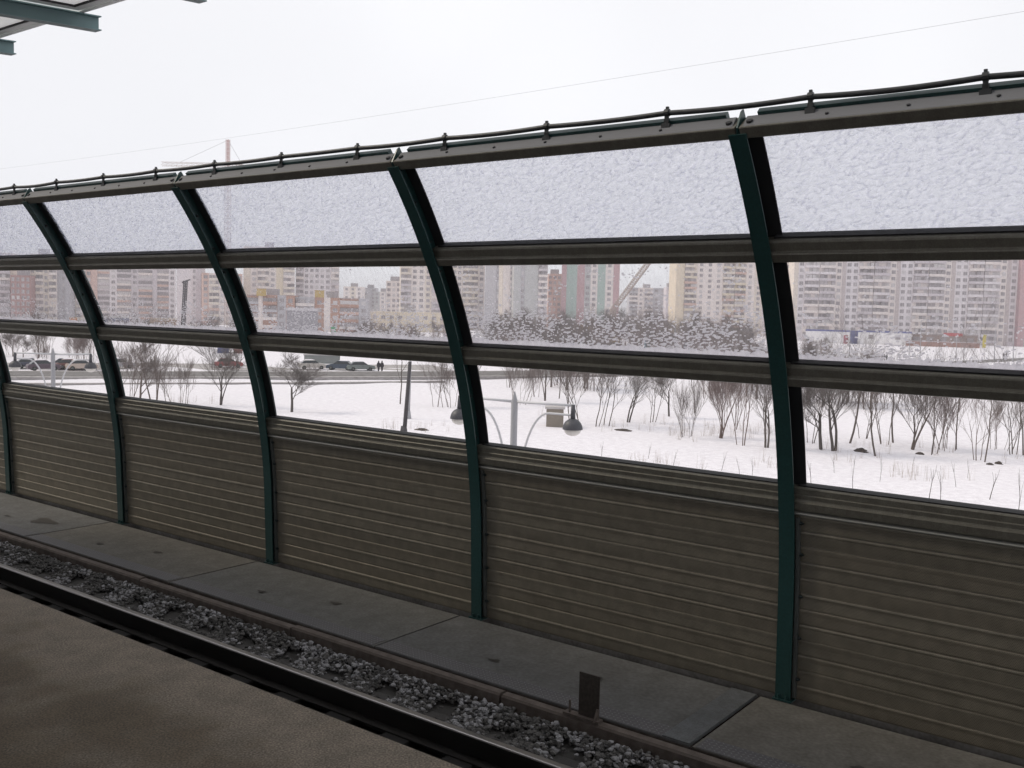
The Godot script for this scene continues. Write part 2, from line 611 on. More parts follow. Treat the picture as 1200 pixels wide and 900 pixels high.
func build_track() -> void:
	var bed := start()
	extrude_x(bed, PackedVector2Array([Vector2(-0.44, 1.90), Vector2(-0.44, 1.31), Vector2(-0.125, 1.31), Vector2(-0.20, 1.50), Vector2(-0.212, 1.90)]), -36, 18)
	tag(obj(bed, M["ballast_bed"], "ballast_bed", self), "", "", "", "structure")
	bed = start()
	box(bed, Vector3(-36, -0.44, 1.902), Vector3(18, -0.290, 4.69))
	tag(obj(bed, M["ballast_bed"], "track_bed", self), "", "", "", "structure")
	var t := thing("railway_track", Vector3(-7, -0.25, 2.72), "railway track with dark rusty rails on sleepers below the platform edge", "track")
	var base := Vector3(7, 0.25, -2.72)
	for z in [1.93, 3.52]:
		var st := start()
		var pr := PackedVector2Array()
		for p in [[-0.205, -0.075], [-0.192, -0.075], [-0.178, -0.012], [-0.075, -0.009], [-0.066, -0.035], [-0.038, -0.036], [-0.0305, -0.03], [-0.0305, 0.03], [-0.038, 0.036], [-0.066, 0.035], [-0.075, 0.009], [-0.178, 0.012], [-0.192, 0.075], [-0.205, 0.075]]:
			pr.append(Vector2(p[0], z - p[1]))
		pr.reverse()
		extrude_x(st, pr, -36, 18)
		var r := obj(st, M["rail_side"], "rail", t)
		r.position = base
		st = start()
		var top := PackedVector2Array()
		for p in [[-0.036, -0.037], [-0.029, -0.031], [-0.0262, -0.022], [-0.0262, 0.022], [-0.029, 0.031], [-0.036, 0.037]]:
			top.append(Vector2(p[0], z - p[1]))
		top.reverse()
		extrude_x(st, top, -36, 18)
		obj(st, M["rail_head"], "rail_head", r)
	var slp := start()
	hexa(slp, [Vector3(-0.13, -0.12, 1.33), Vector3(0.13, -0.12, 1.33), Vector3(0.13, -0.12, -1.33), Vector3(-0.13, -0.12, -1.33),
		Vector3(-0.115, 0.05, 1.31), Vector3(0.115, 0.05, 1.31), Vector3(0.115, 0.05, -1.31), Vector3(-0.115, 0.05, -1.31)])
	var sm := to_mesh(slp)
	var clip := start()
	box(clip, Vector3(-0.05, 0.05, -0.93), Vector3(0.05, 0.075, -0.87))
	tube(clip, Vector3(0, 0.05, -0.915), Vector3(0, 0.115, -0.915), 0.016, 0.016, 6, true)
	var cm := to_mesh(clip)
	for k in range(-12, 24):
		var s := inst(sm, M["sleeper"], "sleeper", t)
		s.position = Vector3(-4.2 - 0.59 * k, -0.253, 2.72) - t.position
		inst(cm, M["rail_side"], "rail_clip", s)
	# crushed stone: a few broken shapes, thousands of copies
	for kind in 3:
		var mm := MultiMesh.new()
		mm.transform_format = MultiMesh.TRANSFORM_3D
		mm.use_colors = true
		mm.mesh = stone_mesh(40 + kind)
		var list: Array[Transform3D] = []
		var cols: Array[Color] = []
		var frost := FastNoiseLite.new()
		frost.seed = 77
		frost.frequency = 1.1
		for i in 22000:
			var x := rng.randf_range(-17.0, 1.5)
			var z := rng.randf_range(1.33, 1.86) if i % 10 < 7 else rng.randf_range(2.0, 4.5)
			var u := fposmod(x + 4.2 + 0.125, 0.59)
			if u < 0.225 and z > 1.44 + 0.04 * sin(x * 7.0) and rng.randf() < 0.965: continue
			var s := rng.randf_range(0.009, 0.026)
			var b := Basis.from_euler(Vector3(rng.randf() * 6.0, rng.randf() * 6.0, rng.randf() * 6.0)).scaled(Vector3(s * rng.randf_range(0.8, 1.3), s * rng.randf_range(0.6, 0.9), s))
			list.append(Transform3D(b, Vector3(x, (-0.215 + 0.085 * smoothstep(1.55, 1.32, z) if z < 1.95 else -0.292) + s * 0.5 + rng.randf_range(0.0, 0.025) + 0.04 * smoothstep(1.6, 1.35, z) * rng.randf(), z)))
			var f := frost.get_noise_2d(x, z) * 0.6 + rng.randf_range(-0.3, 0.5)
			var g := lerpf(0.06, 0.15, rng.randf())
			cols.append(Color(0.33, 0.325, 0.335) if f > 0.34 else Color(g, g * 0.96, g * 0.92))
		mm.instance_count = list.size()
		for i in list.size():
			mm.set_instance_transform(i, list[i])
			mm.set_instance_color(i, cols[i])
		var mi := MultiMeshInstance3D.new()
		mi.multimesh = mm
		mi.material_override = M["stone"]
		attach(mi, "ballast", self)
		tag(mi, ["grey crushed stone ballast with frost between the rail and kerb", "dark broken ballast stones beside the rail", "flat chips of frosted ballast beside the rail"][kind], "ballast", "", "stuff")

func stone_mesh(sd: int) -> ArrayMesh:
	var r := RandomNumberGenerator.new()
	r.seed = sd
	var t := (1.0 + sqrt(5.0)) / 2.0
	var v := [Vector3(-1, t, 0), Vector3(1, t, 0), Vector3(-1, -t, 0), Vector3(1, -t, 0), Vector3(0, -1, t), Vector3(0, 1, t), Vector3(0, -1, -t), Vector3(0, 1, -t), Vector3(t, 0, -1), Vector3(t, 0, 1), Vector3(-t, 0, -1), Vector3(-t, 0, 1)]
	for i in 12: v[i] = v[i].normalized() * r.randf_range(0.7, 1.25)
	var st := start()
	for f in [[0, 11, 5], [0, 5, 1], [0, 1, 7], [0, 7, 10], [0, 10, 11], [1, 5, 9], [5, 11, 4], [11, 10, 2], [10, 7, 6], [7, 1, 8], [3, 9, 4], [3, 4, 2], [3, 2, 6], [3, 6, 8], [3, 8, 9], [4, 9, 5], [2, 4, 11], [6, 2, 10], [8, 6, 7], [9, 8, 1]]:
		tri(st, v[f[0]], v[f[2]], v[f[1]])
	return to_mesh(st)

func build_walkway() -> void:
	# steel tread plates over the cable trough, one per bay, joints just left of each post
	for k in range(-6, 2):
		var x0 := -2.87 + 3.0 * k + 0.011
		var x1 := -2.87 + 3.0 * (k + 1) - 0.011
		var where: String = {-6: "far beyond the left edge", -5: "left of the farthest post in view", -4: "with a dark oval stain", -3: "second from the left, dusty brown", -2: "greyish, left of the middle post", -1: "behind the small upright sign plate", 0: "in the near right corner at the barrier", 1: "past the right edge"}[k]
		var w := thing("walkway_plate", Vector3((x0 + x1) * 0.5, -0.03, 0.65), "steel walkway plate along the barrier foot, " + where, "walkway plate", "steel plates of the walkway")
		var hw := (x1 - x0) * 0.5
		var tilt := rng.randf_range(-0.003, 0.003)
		var st := start()
		hexa(st, [Vector3(-hw, 0.018, 0.52), Vector3(hw, 0.018, 0.52), Vector3(hw, 0.018, -0.62), Vector3(-hw, 0.018, -0.62),
			Vector3(-hw, 0.03 + tilt, 0.52), Vector3(hw, 0.03, 0.52), Vector3(hw, 0.03, -0.62), Vector3(-hw, 0.03 + tilt, -0.62)])
		obj(st, M["tread_%d" % posmod(k * 2 + 1, 3)], "plate", w)
		st = start()
		hexa(st, [Vector3(-hw + 0.02, 0.02, 0.516), Vector3(hw - 0.02, 0.02, 0.516), Vector3(hw - 0.02, 0.02, 0.33), Vector3(-hw + 0.02, 0.02, 0.33),
			Vector3(-hw + 0.02, 0.034 + tilt, 0.516), Vector3(hw - 0.02, 0.034, 0.516), Vector3(hw - 0.02, 0.034, 0.33), Vector3(-hw + 0.02, 0.034 + tilt, 0.33)])
		obj(st, M["tread_glint"], "glint_edge", w)  # paler strip with the glints of the tread put into its colour
		st = start()
		box(st, Vector3(-hw, -0.2, 0.44), Vector3(hw, 0.012, 0.5))
		box(st, Vector3(-hw, -0.4, -0.6), Vector3(hw, 0.012, -0.55))
		obj(st, M["rust"], "bearer", w)
		if k == -1:
			st = start()
			box(st, Vector3(hw - 0.21, 0.022, -0.61), Vector3(hw - 0.002, 0.042, 0.515))
			obj(st, M["cover_strip"], "cover_strip", w)
		var spots := [[0.35, -0.1, 0.035], [-0.5, 0.12, 0.03]] if k != -4 else [[0.86, -0.06, 0.12], [0.2, 0.1, 0.03]]
		for s in spots:
			st = start()
			for i in 14:
				var a0 := TAU * i / 14.0
				var a1 := TAU * (i + 1) / 14.0
				var ra: float = s[2] * (1.0 + 0.3 * sin(3.0 * a0 + k))
				var rb: float = s[2] * (1.0 + 0.3 * sin(3.0 * a1 + k))
				tri(st, Vector3(s[0], 0.0365, s[1]), Vector3(s[0] + 1.8 * cos(a0) * ra, 0.0365, s[1] + sin(a0) * ra), Vector3(s[0] + 1.8 * cos(a1) * rb, 0.0365, s[1] + sin(a1) * rb))
			obj(st, M["stain"], "stain", w)
	# kerb beam on the ballast side
	var kb := thing("kerb_beam", Vector3(-7, -0.25, 1.25), "rusty brown steel kerb beam between ballast and walkway plates", "kerb")
	for k in range(-10, 3):
		var st := start()
		var x0 := -2.0 + 2.4 * k
		var pr := PackedVector2Array([Vector2(-0.24, 1.302), Vector2(-0.02, 1.298), Vector2(-0.004, 1.286), Vector2(-0.002, 1.222), Vector2(-0.02, 1.205), Vector2(-0.24, 1.205)])
		pr.reverse()
		extrude_x(st, pr, x0 + 0.01, x0 + 2.39)
		obj(st, M["rust"], "beam_length", kb).position = -kb.position + Vector3(0, rng.randf_range(-0.006, 0.006), rng.randf_range(-0.004, 0.004))
	# little upright plate on the kerb
	var s := thing("track_sign", Vector3(-3.63, 0.0, 1.262), "small dark upright metal plate on the kerb beam", "sign")
	var st := start()
	box(st, Vector3(-0.085, 0.02, -0.004), Vector3(0.085, 0.335, 0.004))
	obj(st, M["sign_plate"], "plate", s)
	st = start()
	box(st, Vector3(-0.2, -0.002, -0.03), Vector3(0.1, 0.02, 0.035))
	hexa(st, [Vector3(0.07, 0.02, 0.06), Vector3(0.085, 0.02, 0.06), Vector3(0.085, 0.02, 0.004), Vector3(0.07, 0.02, 0.004), Vector3(0.07, 0.1, 0.012), Vector3(0.085, 0.1, 0.012), Vector3(0.085, 0.1, 0.004), Vector3(0.07, 0.1, 0.004)])
	obj(st, M["rust"], "bracket", s)
	st = start()
	tube(st, Vector3(-0.155, 0.02, 0.01), Vector3(-0.155, 0.11, 0.01), 0.009, 0.009, 6, true)
	obj(st, M["rust"], "threaded_pin", s)

# ================================================================================================================
# noise barrier
# ================================================================================================================
func build_barrier() -> void:
	var b := thing("noise_barrier", Vector3.ZERO, "curved noise barrier of green posts, glazing bars, panes and ribbed panels", "barrier")
	# one post, copied every 3 m
	var front := start()
	sweep(front, -0.06, 0.06, 0.0, 0.010, 0.0, 4.04, 26)
	var web := start()
	sweep(web, -0.006, 0.006, 0.010, 0.165, 0.0, 4.045, 26)
	var back := start()
	sweep(back, -0.06, 0.06, 0.165, 0.176, 0.0, 4.06, 26)
	var fm := to_mesh(front)
	extrude_x(web, rev(local_poly(4.01, [[0.012, 0.036], [0.164, 0.036], [0.164, 0.128], [0.130, 0.128], [0.020, 0.075]])), -0.006, 0.006)
	var wm := to_mesh(web)
	var bm := to_mesh(back)
	var strip := start()
	sweep(strip, 0.007, 0.110, 0.118, 0.128, 1.64, 4.0, 20)
	sweep(strip, -0.110, -0.007, 0.118, 0.128, 1.64, 4.0, 20)
	var gm := to_mesh(strip)
	var ang := start()
	sweep(ang, 0.060, 0.088, 0.030, 0.042, 0.03, 1.42, 6)
	sweep(ang, 0.080, 0.088, 0.042, 0.066, 0.03, 1.42, 6)
	var am := to_mesh(ang)
	var bolt := start()
	tube(bolt, Vector3.ZERO, Vector3(0.018, 0, 0), 0.014, 0.014, 6, true)
	tube(bolt, Vector3.ZERO, Vector3(0.030, 0, 0), 0.007, 0.007, 6, true)
	var bom := to_mesh(bolt)
	var foot := start()
	box(foot, Vector3(-0.075, 0.0, -0.2), Vector3(0.075, 0.012, 0.02))
	for sx in [-0.03, 0.03]:
		tube(foot, Vector3(sx, 0.012, 0.008), Vector3(sx, 0.045, 0.008), 0.011, 0.011, 6, true)
	var ftm := to_mesh(foot)
	for k in range(-6, 3):
		var p := inst(fm, M["post_green"], "post", b)
		p.position.x = POST_X + BAY * k
		inst(wm, M["post_green"], "web", p)
		inst(bm, M["post_green"], "outer_flange", p)
		inst(gm, M["gasket"], "pane_gasket", p)
		inst(am, M["clamp_steel"], "clamp_angle", p)
		inst(ftm, M["post_green"], "foot_plate", p)
		for h in [0.18, 0.5, 0.82, 1.14, 1.38]:
			var q := arc(h, 0.036)
			var o := inst(bom, M["bolt_dark"], "bolt", p)
			o.position = Vector3(0.088, q.x, q.y)
		for h in [1.72, 2.1, 2.34, 2.60, 2.95, 3.2, 3.44, 3.75]:
			var q := arc(h, 0.060)
			var o := inst(bom, M["bolt_dark"], "bolt", p)
			o.position = Vector3(0.006, q.x, q.y)
	# glazing bars
	var bar_meshes := []
	var bar_pts := [[0.06, -0.078], [0.03, -0.074], [0.020, -0.066], [0.018, -0.012], [0.022, -0.004], [0.034, 0.000], [0.040, 0.006], [0.044, 0.062], [0.052, 0.073], [0.06, 0.078], [0.16, 0.078], [0.16, -0.078]]
	var g_pts := [[0.115, -0.092], [0.082, -0.090], [0.082, -0.0785], [0.15, -0.0785], [0.15, -0.092]]
	var g_pts2 := [[0.115, 0.092], [0.15, 0.092], [0.15, 0.0785], [0.082, 0.0785], [0.082, 0.090]]
	var hx0 := -BAY * 0.5 + 0.016
	var hx1 := BAY * 0.5 - 0.016
	for h in [3.318, 2.469]:
		var st := start()
		extrude_x(st, rev(local_poly(h, bar_pts)), hx0, hx1)
		var gk := start()
		extrude_x(gk, rev(local_poly(h, g_pts)), hx0 + 0.05, hx1 - 0.05)
		extrude_x(gk, rev(local_poly(h, g_pts2)), hx0 + 0.05, hx1 - 0.05)
		bar_meshes.append([to_mesh(st), to_mesh(gk)])
	var sill := start()
	extrude_x(sill, rev(local_poly(1.56, [[0.05, -0.088], [0.028, -0.084], [0.022, -0.074], [0.020, -0.020], [0.026, -0.012], [0.036, -0.008], [0.040, 0.0], [0.040, 0.030], [0.048, 0.036], [0.050, 0.078], [0.06, 0.086], [0.16, 0.086], [0.16, -0.088]])), hx0, hx1)
	var sill_m := to_mesh(sill)
	var sill_g := start()
	extrude_x(sill_g, rev(local_poly(1.56, [[0.115, 0.098], [0.15, 0.098], [0.15, 0.0865], [0.082, 0.0865], [0.082, 0.095]])), hx0 + 0.05, hx1 - 0.05)
	var sill_gm := to_mesh(sill_g)
	var topl := start()
	extrude_x(topl, rev(local_poly(4.01, [[0.024, -0.004], [0.016, 0.004], [0.014, 0.074], [0.018, 0.080], [0.03, 0.078], [0.16, 0.078], [0.16, -0.004]])), hx0, hx1)
	var topl_m := to_mesh(topl)
	var topc := start()
	extrude_x(topc, rev(local_poly(4.01, [[0.030, 0.0785], [0.112, 0.096], [0.130, 0.096], [0.130, 0.0785]])), hx0 + 0.02, hx1 - 0.02)
	var topc_m := to_mesh(topc)
	var topr := start()
	extrude_x(topr, rev(local_poly(4.01, [[0.131, 0.070], [0.128, 0.118], [0.172, 0.121], [0.174, 0.070]])), hx0 + 0.09, hx1 - 0.09)
	var topr_m := to_mesh(topr)
	var hole := start()
	var ha := bend(4.01)
	var hc := local_poly(4.01, [[0.070, 0.090], [0.0685, 0.111]])
	tube(hole, Vector3(0, 0.003, 0.002), Vector3(0, -0.012, -0.008), 0.011, 0.011, 8, true)
	var hole_m := to_mesh(hole)
	# ribbed absorber slats
	var slat_meshes := []
	var n_slat := 12
	var pitch := 1.424 / n_slat
	for i in n_slat:
		var h0 := 0.012 + pitch * i
		var st := start()
		var pts := [[0.058, 0.0015], [0.056, 0.012], [0.057, pitch * 0.60], [0.0555, pitch * 0.74], [0.052, pitch * 0.79], [0.0505, pitch * 0.85], [0.052, pitch * 0.91], [0.0555, pitch * 0.96], [0.060, pitch * 0.985], [0.12, pitch * 0.985], [0.12, 0.0015]]
		var amp: float = [1.0, 0.45, 0.75, 0.3, 1.1, 0.6][i % 6]
		for q in range(3, 8): pts[q][0] = 0.0555 - (0.0555 - pts[q][0]) * amp * 0.6
		if i % 3 == 1:
			pts[2] = [0.0555, pitch * 0.60]
			pts[1] = [0.058, 0.012]
		extrude_x(st, rev(local_poly(h0, pts)), hx0 + 0.01, hx1 - 0.01)
		slat_meshes.append(to_mesh(st))
	var cap := start()
	extrude_x(cap, rev(local_poly(1.452, [[0.050, -0.0155], [0.036, -0.012], [0.028, -0.002], [0.031, 0.008], [0.040, 0.0145], [0.055, 0.0165], [0.12, 0.0165], [0.12, -0.0155]])), hx0 + 0.01, hx1 - 0.01)
	var cap_m := to_mesh(cap)
	# panes
	var pane_m := []
	for lv in [[1.655, 2.392], [2.547, 3.243], [3.394, 4.01]]:
		var st := start(true)
		var n := 8
		for i in n:
			var a := arc(lerpf(lv[0], lv[1], float(i) / n), 0.132)
			var c := arc(lerpf(lv[0], lv[1], float(i + 1) / n), 0.132)
			quad(st, Vector3(hx0 + 0.02, a.x, a.y), Vector3(hx0 + 0.02, c.x, c.y), Vector3(hx1 - 0.02, c.x, c.y), Vector3(hx1 - 0.02, a.x, a.y))
		pane_m.append(to_mesh(st))
	for k in range(-6, 2):
		var x := POST_X + BAY * (k + 0.5)
		var panel := Node3D.new()
		attach(panel, "acoustic_panel", b)
		panel.position.x = x
		for i in n_slat:
			inst(slat_meshes[i], M["slat_%d" % posmod(k * 5 + i * 7 + i / 3, 3)], "slat", panel)
		inst(cap_m, M["cap_steel"], "panel_cap", panel)
		var s := inst(sill_m, M["rail_alu"], "sill_bar", b)
		s.position.x = x
		inst(sill_gm, M["gasket"], "gasket", s)
		for m in bar_meshes:
			var r := inst(m[0], M["rail_alu"], "glazing_bar", b)
			r.position.x = x
			inst(m[1], M["gasket"], "gasket", r)
		var t := inst(topl_m, M["rail_alu"], "top_rail", b)
		t.position.x = x
		inst(topc_m, M["top_channel"], "channel_strip", t)
		inst(topr_m, M["post_green"], "rim", t)
		for i in 7:
			var o := inst(hole_m, M["gasket"], "bolt_hole", t)
			o.position = Vector3(-1.41 + 0.47 * i, hc[0].x, hc[0].y)
			if i == 0 or i == 6:
				o.position.x = -1.43 if i == 0 else 1.43
				o.scale = Vector3.ONE * 1.9
		for i in 3:
			var g := inst(pane_m[i], M["pane"], "glass_pane", b)
			g.position.x = x
	# unseen copy of the barrier, added behind the platform to cut the light indoors
	var far := b.duplicate()
	far.name = "noise_barrier_001"
	add_child(far)
	far.rotation.y = PI
	far.position = Vector3(POST_X * 2.0 - 6.0, 0, 14.05)
	tag(far, "unseen copy of the barrier behind the photographer, added to hold back light", "barrier")
	snow_on_panes()
	# the cable on its clips
	var cb := thing("trackside_cable", Vector3(-7, 4.2, 1.2), "thick black cable clipped along the top of the barrier", "cable")
	var rim := local_poly(4.01, [[0.150, 0.121]])[0]
	var clip := start()
	box(clip, Vector3(-0.022, -0.03, -0.012), Vector3(0.022, 0.0, 0.03))
	box(clip, Vector3(-0.040, -0.085, 0.022), Vector3(0.040, -0.035, 0.038))
	box(clip, Vector3(-0.018, -0.08, 0.012), Vector3(0.018, 0.03, 0.03))
	tube(clip, Vector3(-0.02, 0.055, 0.018), Vector3(0.02, 0.055, 0.018), 0.033, 0.033, 10, true)
	box(clip, Vector3(-0.012, 0.08, 0.008), Vector3(0.012, 0.105, 0.028))
	var clip_m := to_mesh(clip)
	var pts := PackedVector3Array()
	for k in range(-3, 16):
		var xb := -1.27 - 0.978 * k
		var c := inst(clip_m, M["cable"], "cable_clip", cb)
		c.position = Vector3(xb, rim.x, rim.y) - cb.position
		c.rotation.z = rng.randf_range(-0.05, 0.05)
		c.rotation.x = rng.randf_range(-0.05, 0.05)
		c.scale = Vector3.ONE * 0.78
		pts.append(Vector3(xb, rim.x + 0.040, rim.y + 0.015))
	var cs := start(true)
	for i in pts.size() - 1:
		var sag := 0.003 + 0.012 * rng.randf()
		var prev := pts[i]
		for j in range(1, 9):
			var t := j / 8.0
			var q := pts[i].lerp(pts[i + 1], t) - Vector3(0, sag * 4.0 * t * (1.0 - t), 0)
			tube(cs, prev, q, 0.0175, 0.0175, 10)
			prev = q
	obj(cs, M["cable"], "cable", cb).position = -cb.position

func rev(p: PackedVector2Array) -> PackedVector2Array:
	p.reverse()
	return p

func snow_on_panes() -> void:
	# top row: a continuous sheet, a little uneven
	var n := FastNoiseLite.new()
	n.seed = 61
	n.frequency = 1.0
	n.fractal_octaves = 2
	var verts := PackedVector3Array()
	var nor := PackedVector3Array()
	var uv := PackedVector2Array()
	var idx := PackedInt32Array()
	for k in range(-5, 1):
		var x0 := POST_X + BAY * k + 0.035
		var nx := 440
		var ny := 120
		var first := verts.size()
		for i in nx + 1:
			for j in ny + 1:
				var x := x0 + 2.93 * i / nx
				var h := lerpf(3.37, 4.03, float(j) / ny)
				var wx := x + 0.05 * n.get_noise_2d(x * 5.0 + 40.0, h * 9.0)
				var wob := (0.5 - absf(n.get_noise_2d(wx * 8.0, h * 21.0 - x * 4.0))) * 0.036 + n.get_noise_2d(wx * 22.0 + 7.0, h * 52.0 - x * 11.0) * 0.007
				var p := arc(h, 0.150 + wob)
				verts.append(Vector3(x, p.x, p.y))
				uv.append(Vector2((x * 0.62 + k * 0.37), h * 1.45 - x * 0.30))
		for i in nx + 1:
			for j in ny + 1:
				var a := verts[first + maxi(i - 1, 0) * (ny + 1) + j]
				var c := verts[first + mini(i + 1, nx) * (ny + 1) + j]
				var d := verts[first + i * (ny + 1) + maxi(j - 1, 0)]
				var e := verts[first + i * (ny + 1) + mini(j + 1, ny)]
				nor.append((e - d).cross(c - a).normalized() * -1.0)
		for i in nx:
			for j in ny:
				var a := first + i * (ny + 1) + j
				idx.append_array([a, a + 1, a + ny + 1, a + 1, a + ny + 2, a + ny + 1])
	var o := inst(grid_mesh(verts, nor, idx, uv), M["snow_sheet"], "snow_sheet", self)
	tag(o, "wrinkled wet snow covering the top row of sloping panes", "snow", "", "stuff")
	# middle row: a thin wet film
	verts = PackedVector3Array()
	nor = PackedVector3Array()
	uv = PackedVector2Array()
	idx = PackedInt32Array()
	for k in range(-5, 1):
		var first := verts.size()
		for i in 2:
			for j in 13:
				var x := POST_X + BAY * k + (0.07 if i == 0 else 2.93)
				var h := lerpf(2.53, 3.26, j / 12.0)
				var p := arc(h, 0.1385)
				verts.append(Vector3(x, p.x, p.y))
				nor.append(Vector3(0, -sin(bend(h)), cos(bend(h))))
				uv.append(Vector2(x * 1.3, h * 0.55))
		for j in 12:
			idx.append_array([first + j, first + j + 1, first + 13 + j, first + j + 1, first + 14 + j, first + 13 + j])
	tag(inst(grid_mesh(verts, nor, idx, uv), M["slush_film"], "slush_film", self), "thin wet slush film on the middle row of panes", "slush", "", "stuff")
	# middle row: clots that slid down and pile up along the lower edge
	var f := FastNoiseLite.new()
	f.seed = 17
	f.frequency = 1.0
	f.fractal_octaves = 3
	var d2 := FastNoiseLite.new()
	d2.seed = 19
	d2.frequency = 1.0
	verts = PackedVector3Array()
	nor = PackedVector3Array()
	idx = PackedInt32Array()
	var cell := 0.0045
	for k in range(-5, 1):
		var x0 := POST_X + BAY * k + 0.07
		var nx := int(2.86 / cell)
		var ny := int(0.72 / cell)
		var ids := PackedInt32Array()
		ids.resize((nx + 1) * (ny + 1))
		ids.fill(-1)
		var val := PackedFloat32Array()
		val.resize((nx + 1) * (ny + 1))
		var wet: float = [-0.10, -0.10, -0.10, -0.08, -0.02, 0.08, -0.10, 0.0][k + 6]
		for i in nx + 1:
			var x := x0 + cell * i
			var dens := d2.get_noise_1d(x * 1.3) * 0.10
			for j in ny + 1:
				var y := cell * j
				var s := y / 0.72
				# short streaks that lean up to the right
				var v := f.get_noise_2d(x * 15.0 + y * 8.0, y * 62.0 - x * 12.0)
				var clump := d2.get_noise_2d(x * 2.6, y * 5.0)
				var bias := -0.40 + 0.42 * clump + dens + wet - 0.30 * smoothstep(0.30, 0.62, s)
				bias += 0.95 * smoothstep(0.065, 0.03, y - 0.02 * d2.get_noise_1d(x * 7.0)) + 0.16 * smoothstep(0.20, 0.03, y)
				val[i * (ny + 1) + j] = v + bias
		for i in nx:
			for j in ny:
				var a := i * (ny + 1) + j
				var q := [a, a + 1, a + ny + 2, a + ny + 1]
				var m := maxf(maxf(val[q[0]], val[q[1]]), maxf(val[q[2]], val[q[3]]))
				if m < 0.0: continue
				for c in q:
					if ids[c] < 0:
						ids[c] = verts.size()
						var ci: int = c / (ny + 1)
						var cj: int = c % (ny + 1)
						var p := arc(2.535 + cell * cj * 0.985, 0.146 + clampf(val[c], 0.0, 0.25) * 0.05)
						verts.append(Vector3(x0 + cell * ci, p.x, p.y))
						nor.append(Vector3(0, -sin(bend(2.9)), cos(bend(2.9))))
				idx.append_array([ids[q[0]], ids[q[1]], ids[q[2]], ids[q[0]], ids[q[2]], ids[q[3]]])
	o = inst(grid_mesh(verts, nor, idx), M["snow_lump"], "snow_clots", self)
	tag(o, "clots and streaks of wet snow clinging to the middle row of panes", "snow", "", "stuff")

# ================================================================================================================
# station canopy
# ================================================================================================================
func build_canopy() -> void:
	var c := thing("station_canopy", Vector3(-8.2, 1.0, 7.0), "teal steel and frosted glass canopy over the platform edge", "canopy")
	var off := -c.position
	var rise := 0.08
	var bz0 := 2.28
	var by := 5.243
	var prof := func(z: float) -> float: return by - rise * (z - bz0)
	for k in range(-6, 7):
		var x := -8.235 + 1.5 * k
		var st := start()
		for part in [[-0.05, 0.05, 0.0, 0.010], [-0.005, 0.005, 0.010, 0.115], [-0.05, 0.05, 0.115, 0.125]]:
			var za := bz0
			var zb := 7.0
			var ya: float = prof.call(za)
			var yb: float = prof.call(zb)
			hexa(st, [Vector3(x + part[0], yb + part[2], zb), Vector3(x + part[1], yb + part[2], zb), Vector3(x + part[1], ya + part[2], za), Vector3(x + part[0], ya + part[2], za),
				Vector3(x + part[0], yb + part[3], zb), Vector3(x + part[1], yb + part[3], zb), Vector3(x + part[1], ya + part[3], za), Vector3(x + part[0], ya + part[3], za)])
		obj(st, M["canopy_steel"], "beam", c).position = off
		# framed frosted panels between this beam and the next, two rows
		for row in 1:
			var z0 := 2.50 + 0.92 * row
			var z1 := z0 + 0.88
			var xa := x + 0.07
			var xb := x + 1.43
			var fr := start()
			for bar in [[xa, xb, z0, z0 + 0.075], [xa, xb, z1 - 0.075, z1], [xa, xa + 0.075, z0 + 0.075, z1 - 0.075], [xb - 0.075, xb, z0 + 0.075, z1 - 0.075]]:
				slab(fr, bar[0], bar[1], bar[2], bar[3], prof.call(bar[2]) + 0.130, prof.call(bar[3]) + 0.130, 0.05)
			var f := obj(fr, M["canopy_frame"], "panel_frame", c)
			f.position = off
			var gl := start()
			slab(gl, xa + 0.076, xb - 0.076, z0 + 0.076, z1 - 0.076, prof.call(z0 + 0.076) + 0.150, prof.call(z1 - 0.076) + 0.150, 0.012)
			obj(gl, M["frosted_pane"], "roof_pane", f)
			var gs := start()
			for bar in [[xa + 0.076, xb - 0.076, z0 + 0.0755, z0 + 0.088], [xa + 0.076, xb - 0.076, z1 - 0.088, z1 - 0.0755], [xa + 0.0755, xa + 0.088, z0 + 0.09, z1 - 0.09], [xb - 0.088, xb - 0.0755, z0 + 0.09, z1 - 0.09]]:
				slab(gs, bar[0], bar[1], bar[2], bar[3], prof.call(bar[2]) + 0.133, prof.call(bar[3]) + 0.133, 0.016)
			obj(gs, M["gasket"], "gasket", f)
	for z in [2.46, 3.40, 4.36, 6.9]:
		var st := start()
		slab(st, -18.2, 2.6, z - 0.025, z + 0.025, prof.call(z - 0.025) + 0.1265, prof.call(z + 0.025) + 0.1265, 0.05)
		obj(st, M["canopy_frame"] if z < 2.5 else M["canopy_steel"], "purlin", c).position = off
	var rf := start()
	slab(rf, -36, 18, 3.43, 7.0, prof.call(3.43) + 0.18, prof.call(7.0) + 0.18, 0.12)
	obj(rf, M["canopy_sheet"], "roof_sheet", c).position = off
	rf = start()
	slab(rf, -36, 18, 7.0, 11.8, prof.call(7.0) + 0.18, prof.call(2.2) + 0.18, 0.12)
	obj(rf, M["canopy_sheet"], "roof_sheet", c).position = off
	for x in [-24.0, -15.0, 4.5]:
		var st := start()
		tube(st, Vector3(x, 1.0, 7.0), Vector3(x, prof.call(7.0) + 0.22, 7.0), 0.13, 0.13, 14)
		obj(st, M["canopy_steel"], "column", c).position = off

func slab(st: SurfaceTool, x0: float, x1: float, z0: float, z1: float, y0: float, y1: float, t: float) -> void:
	hexa(st, [Vector3(x0, y1, z1), Vector3(x1, y1, z1), Vector3(x1, y0, z0), Vector3(x0, y0, z0), Vector3(x0, y1 + t, z1), Vector3(x1, y1 + t, z1), Vector3(x1, y0 + t, z0), Vector3(x0, y0 + t, z0)])

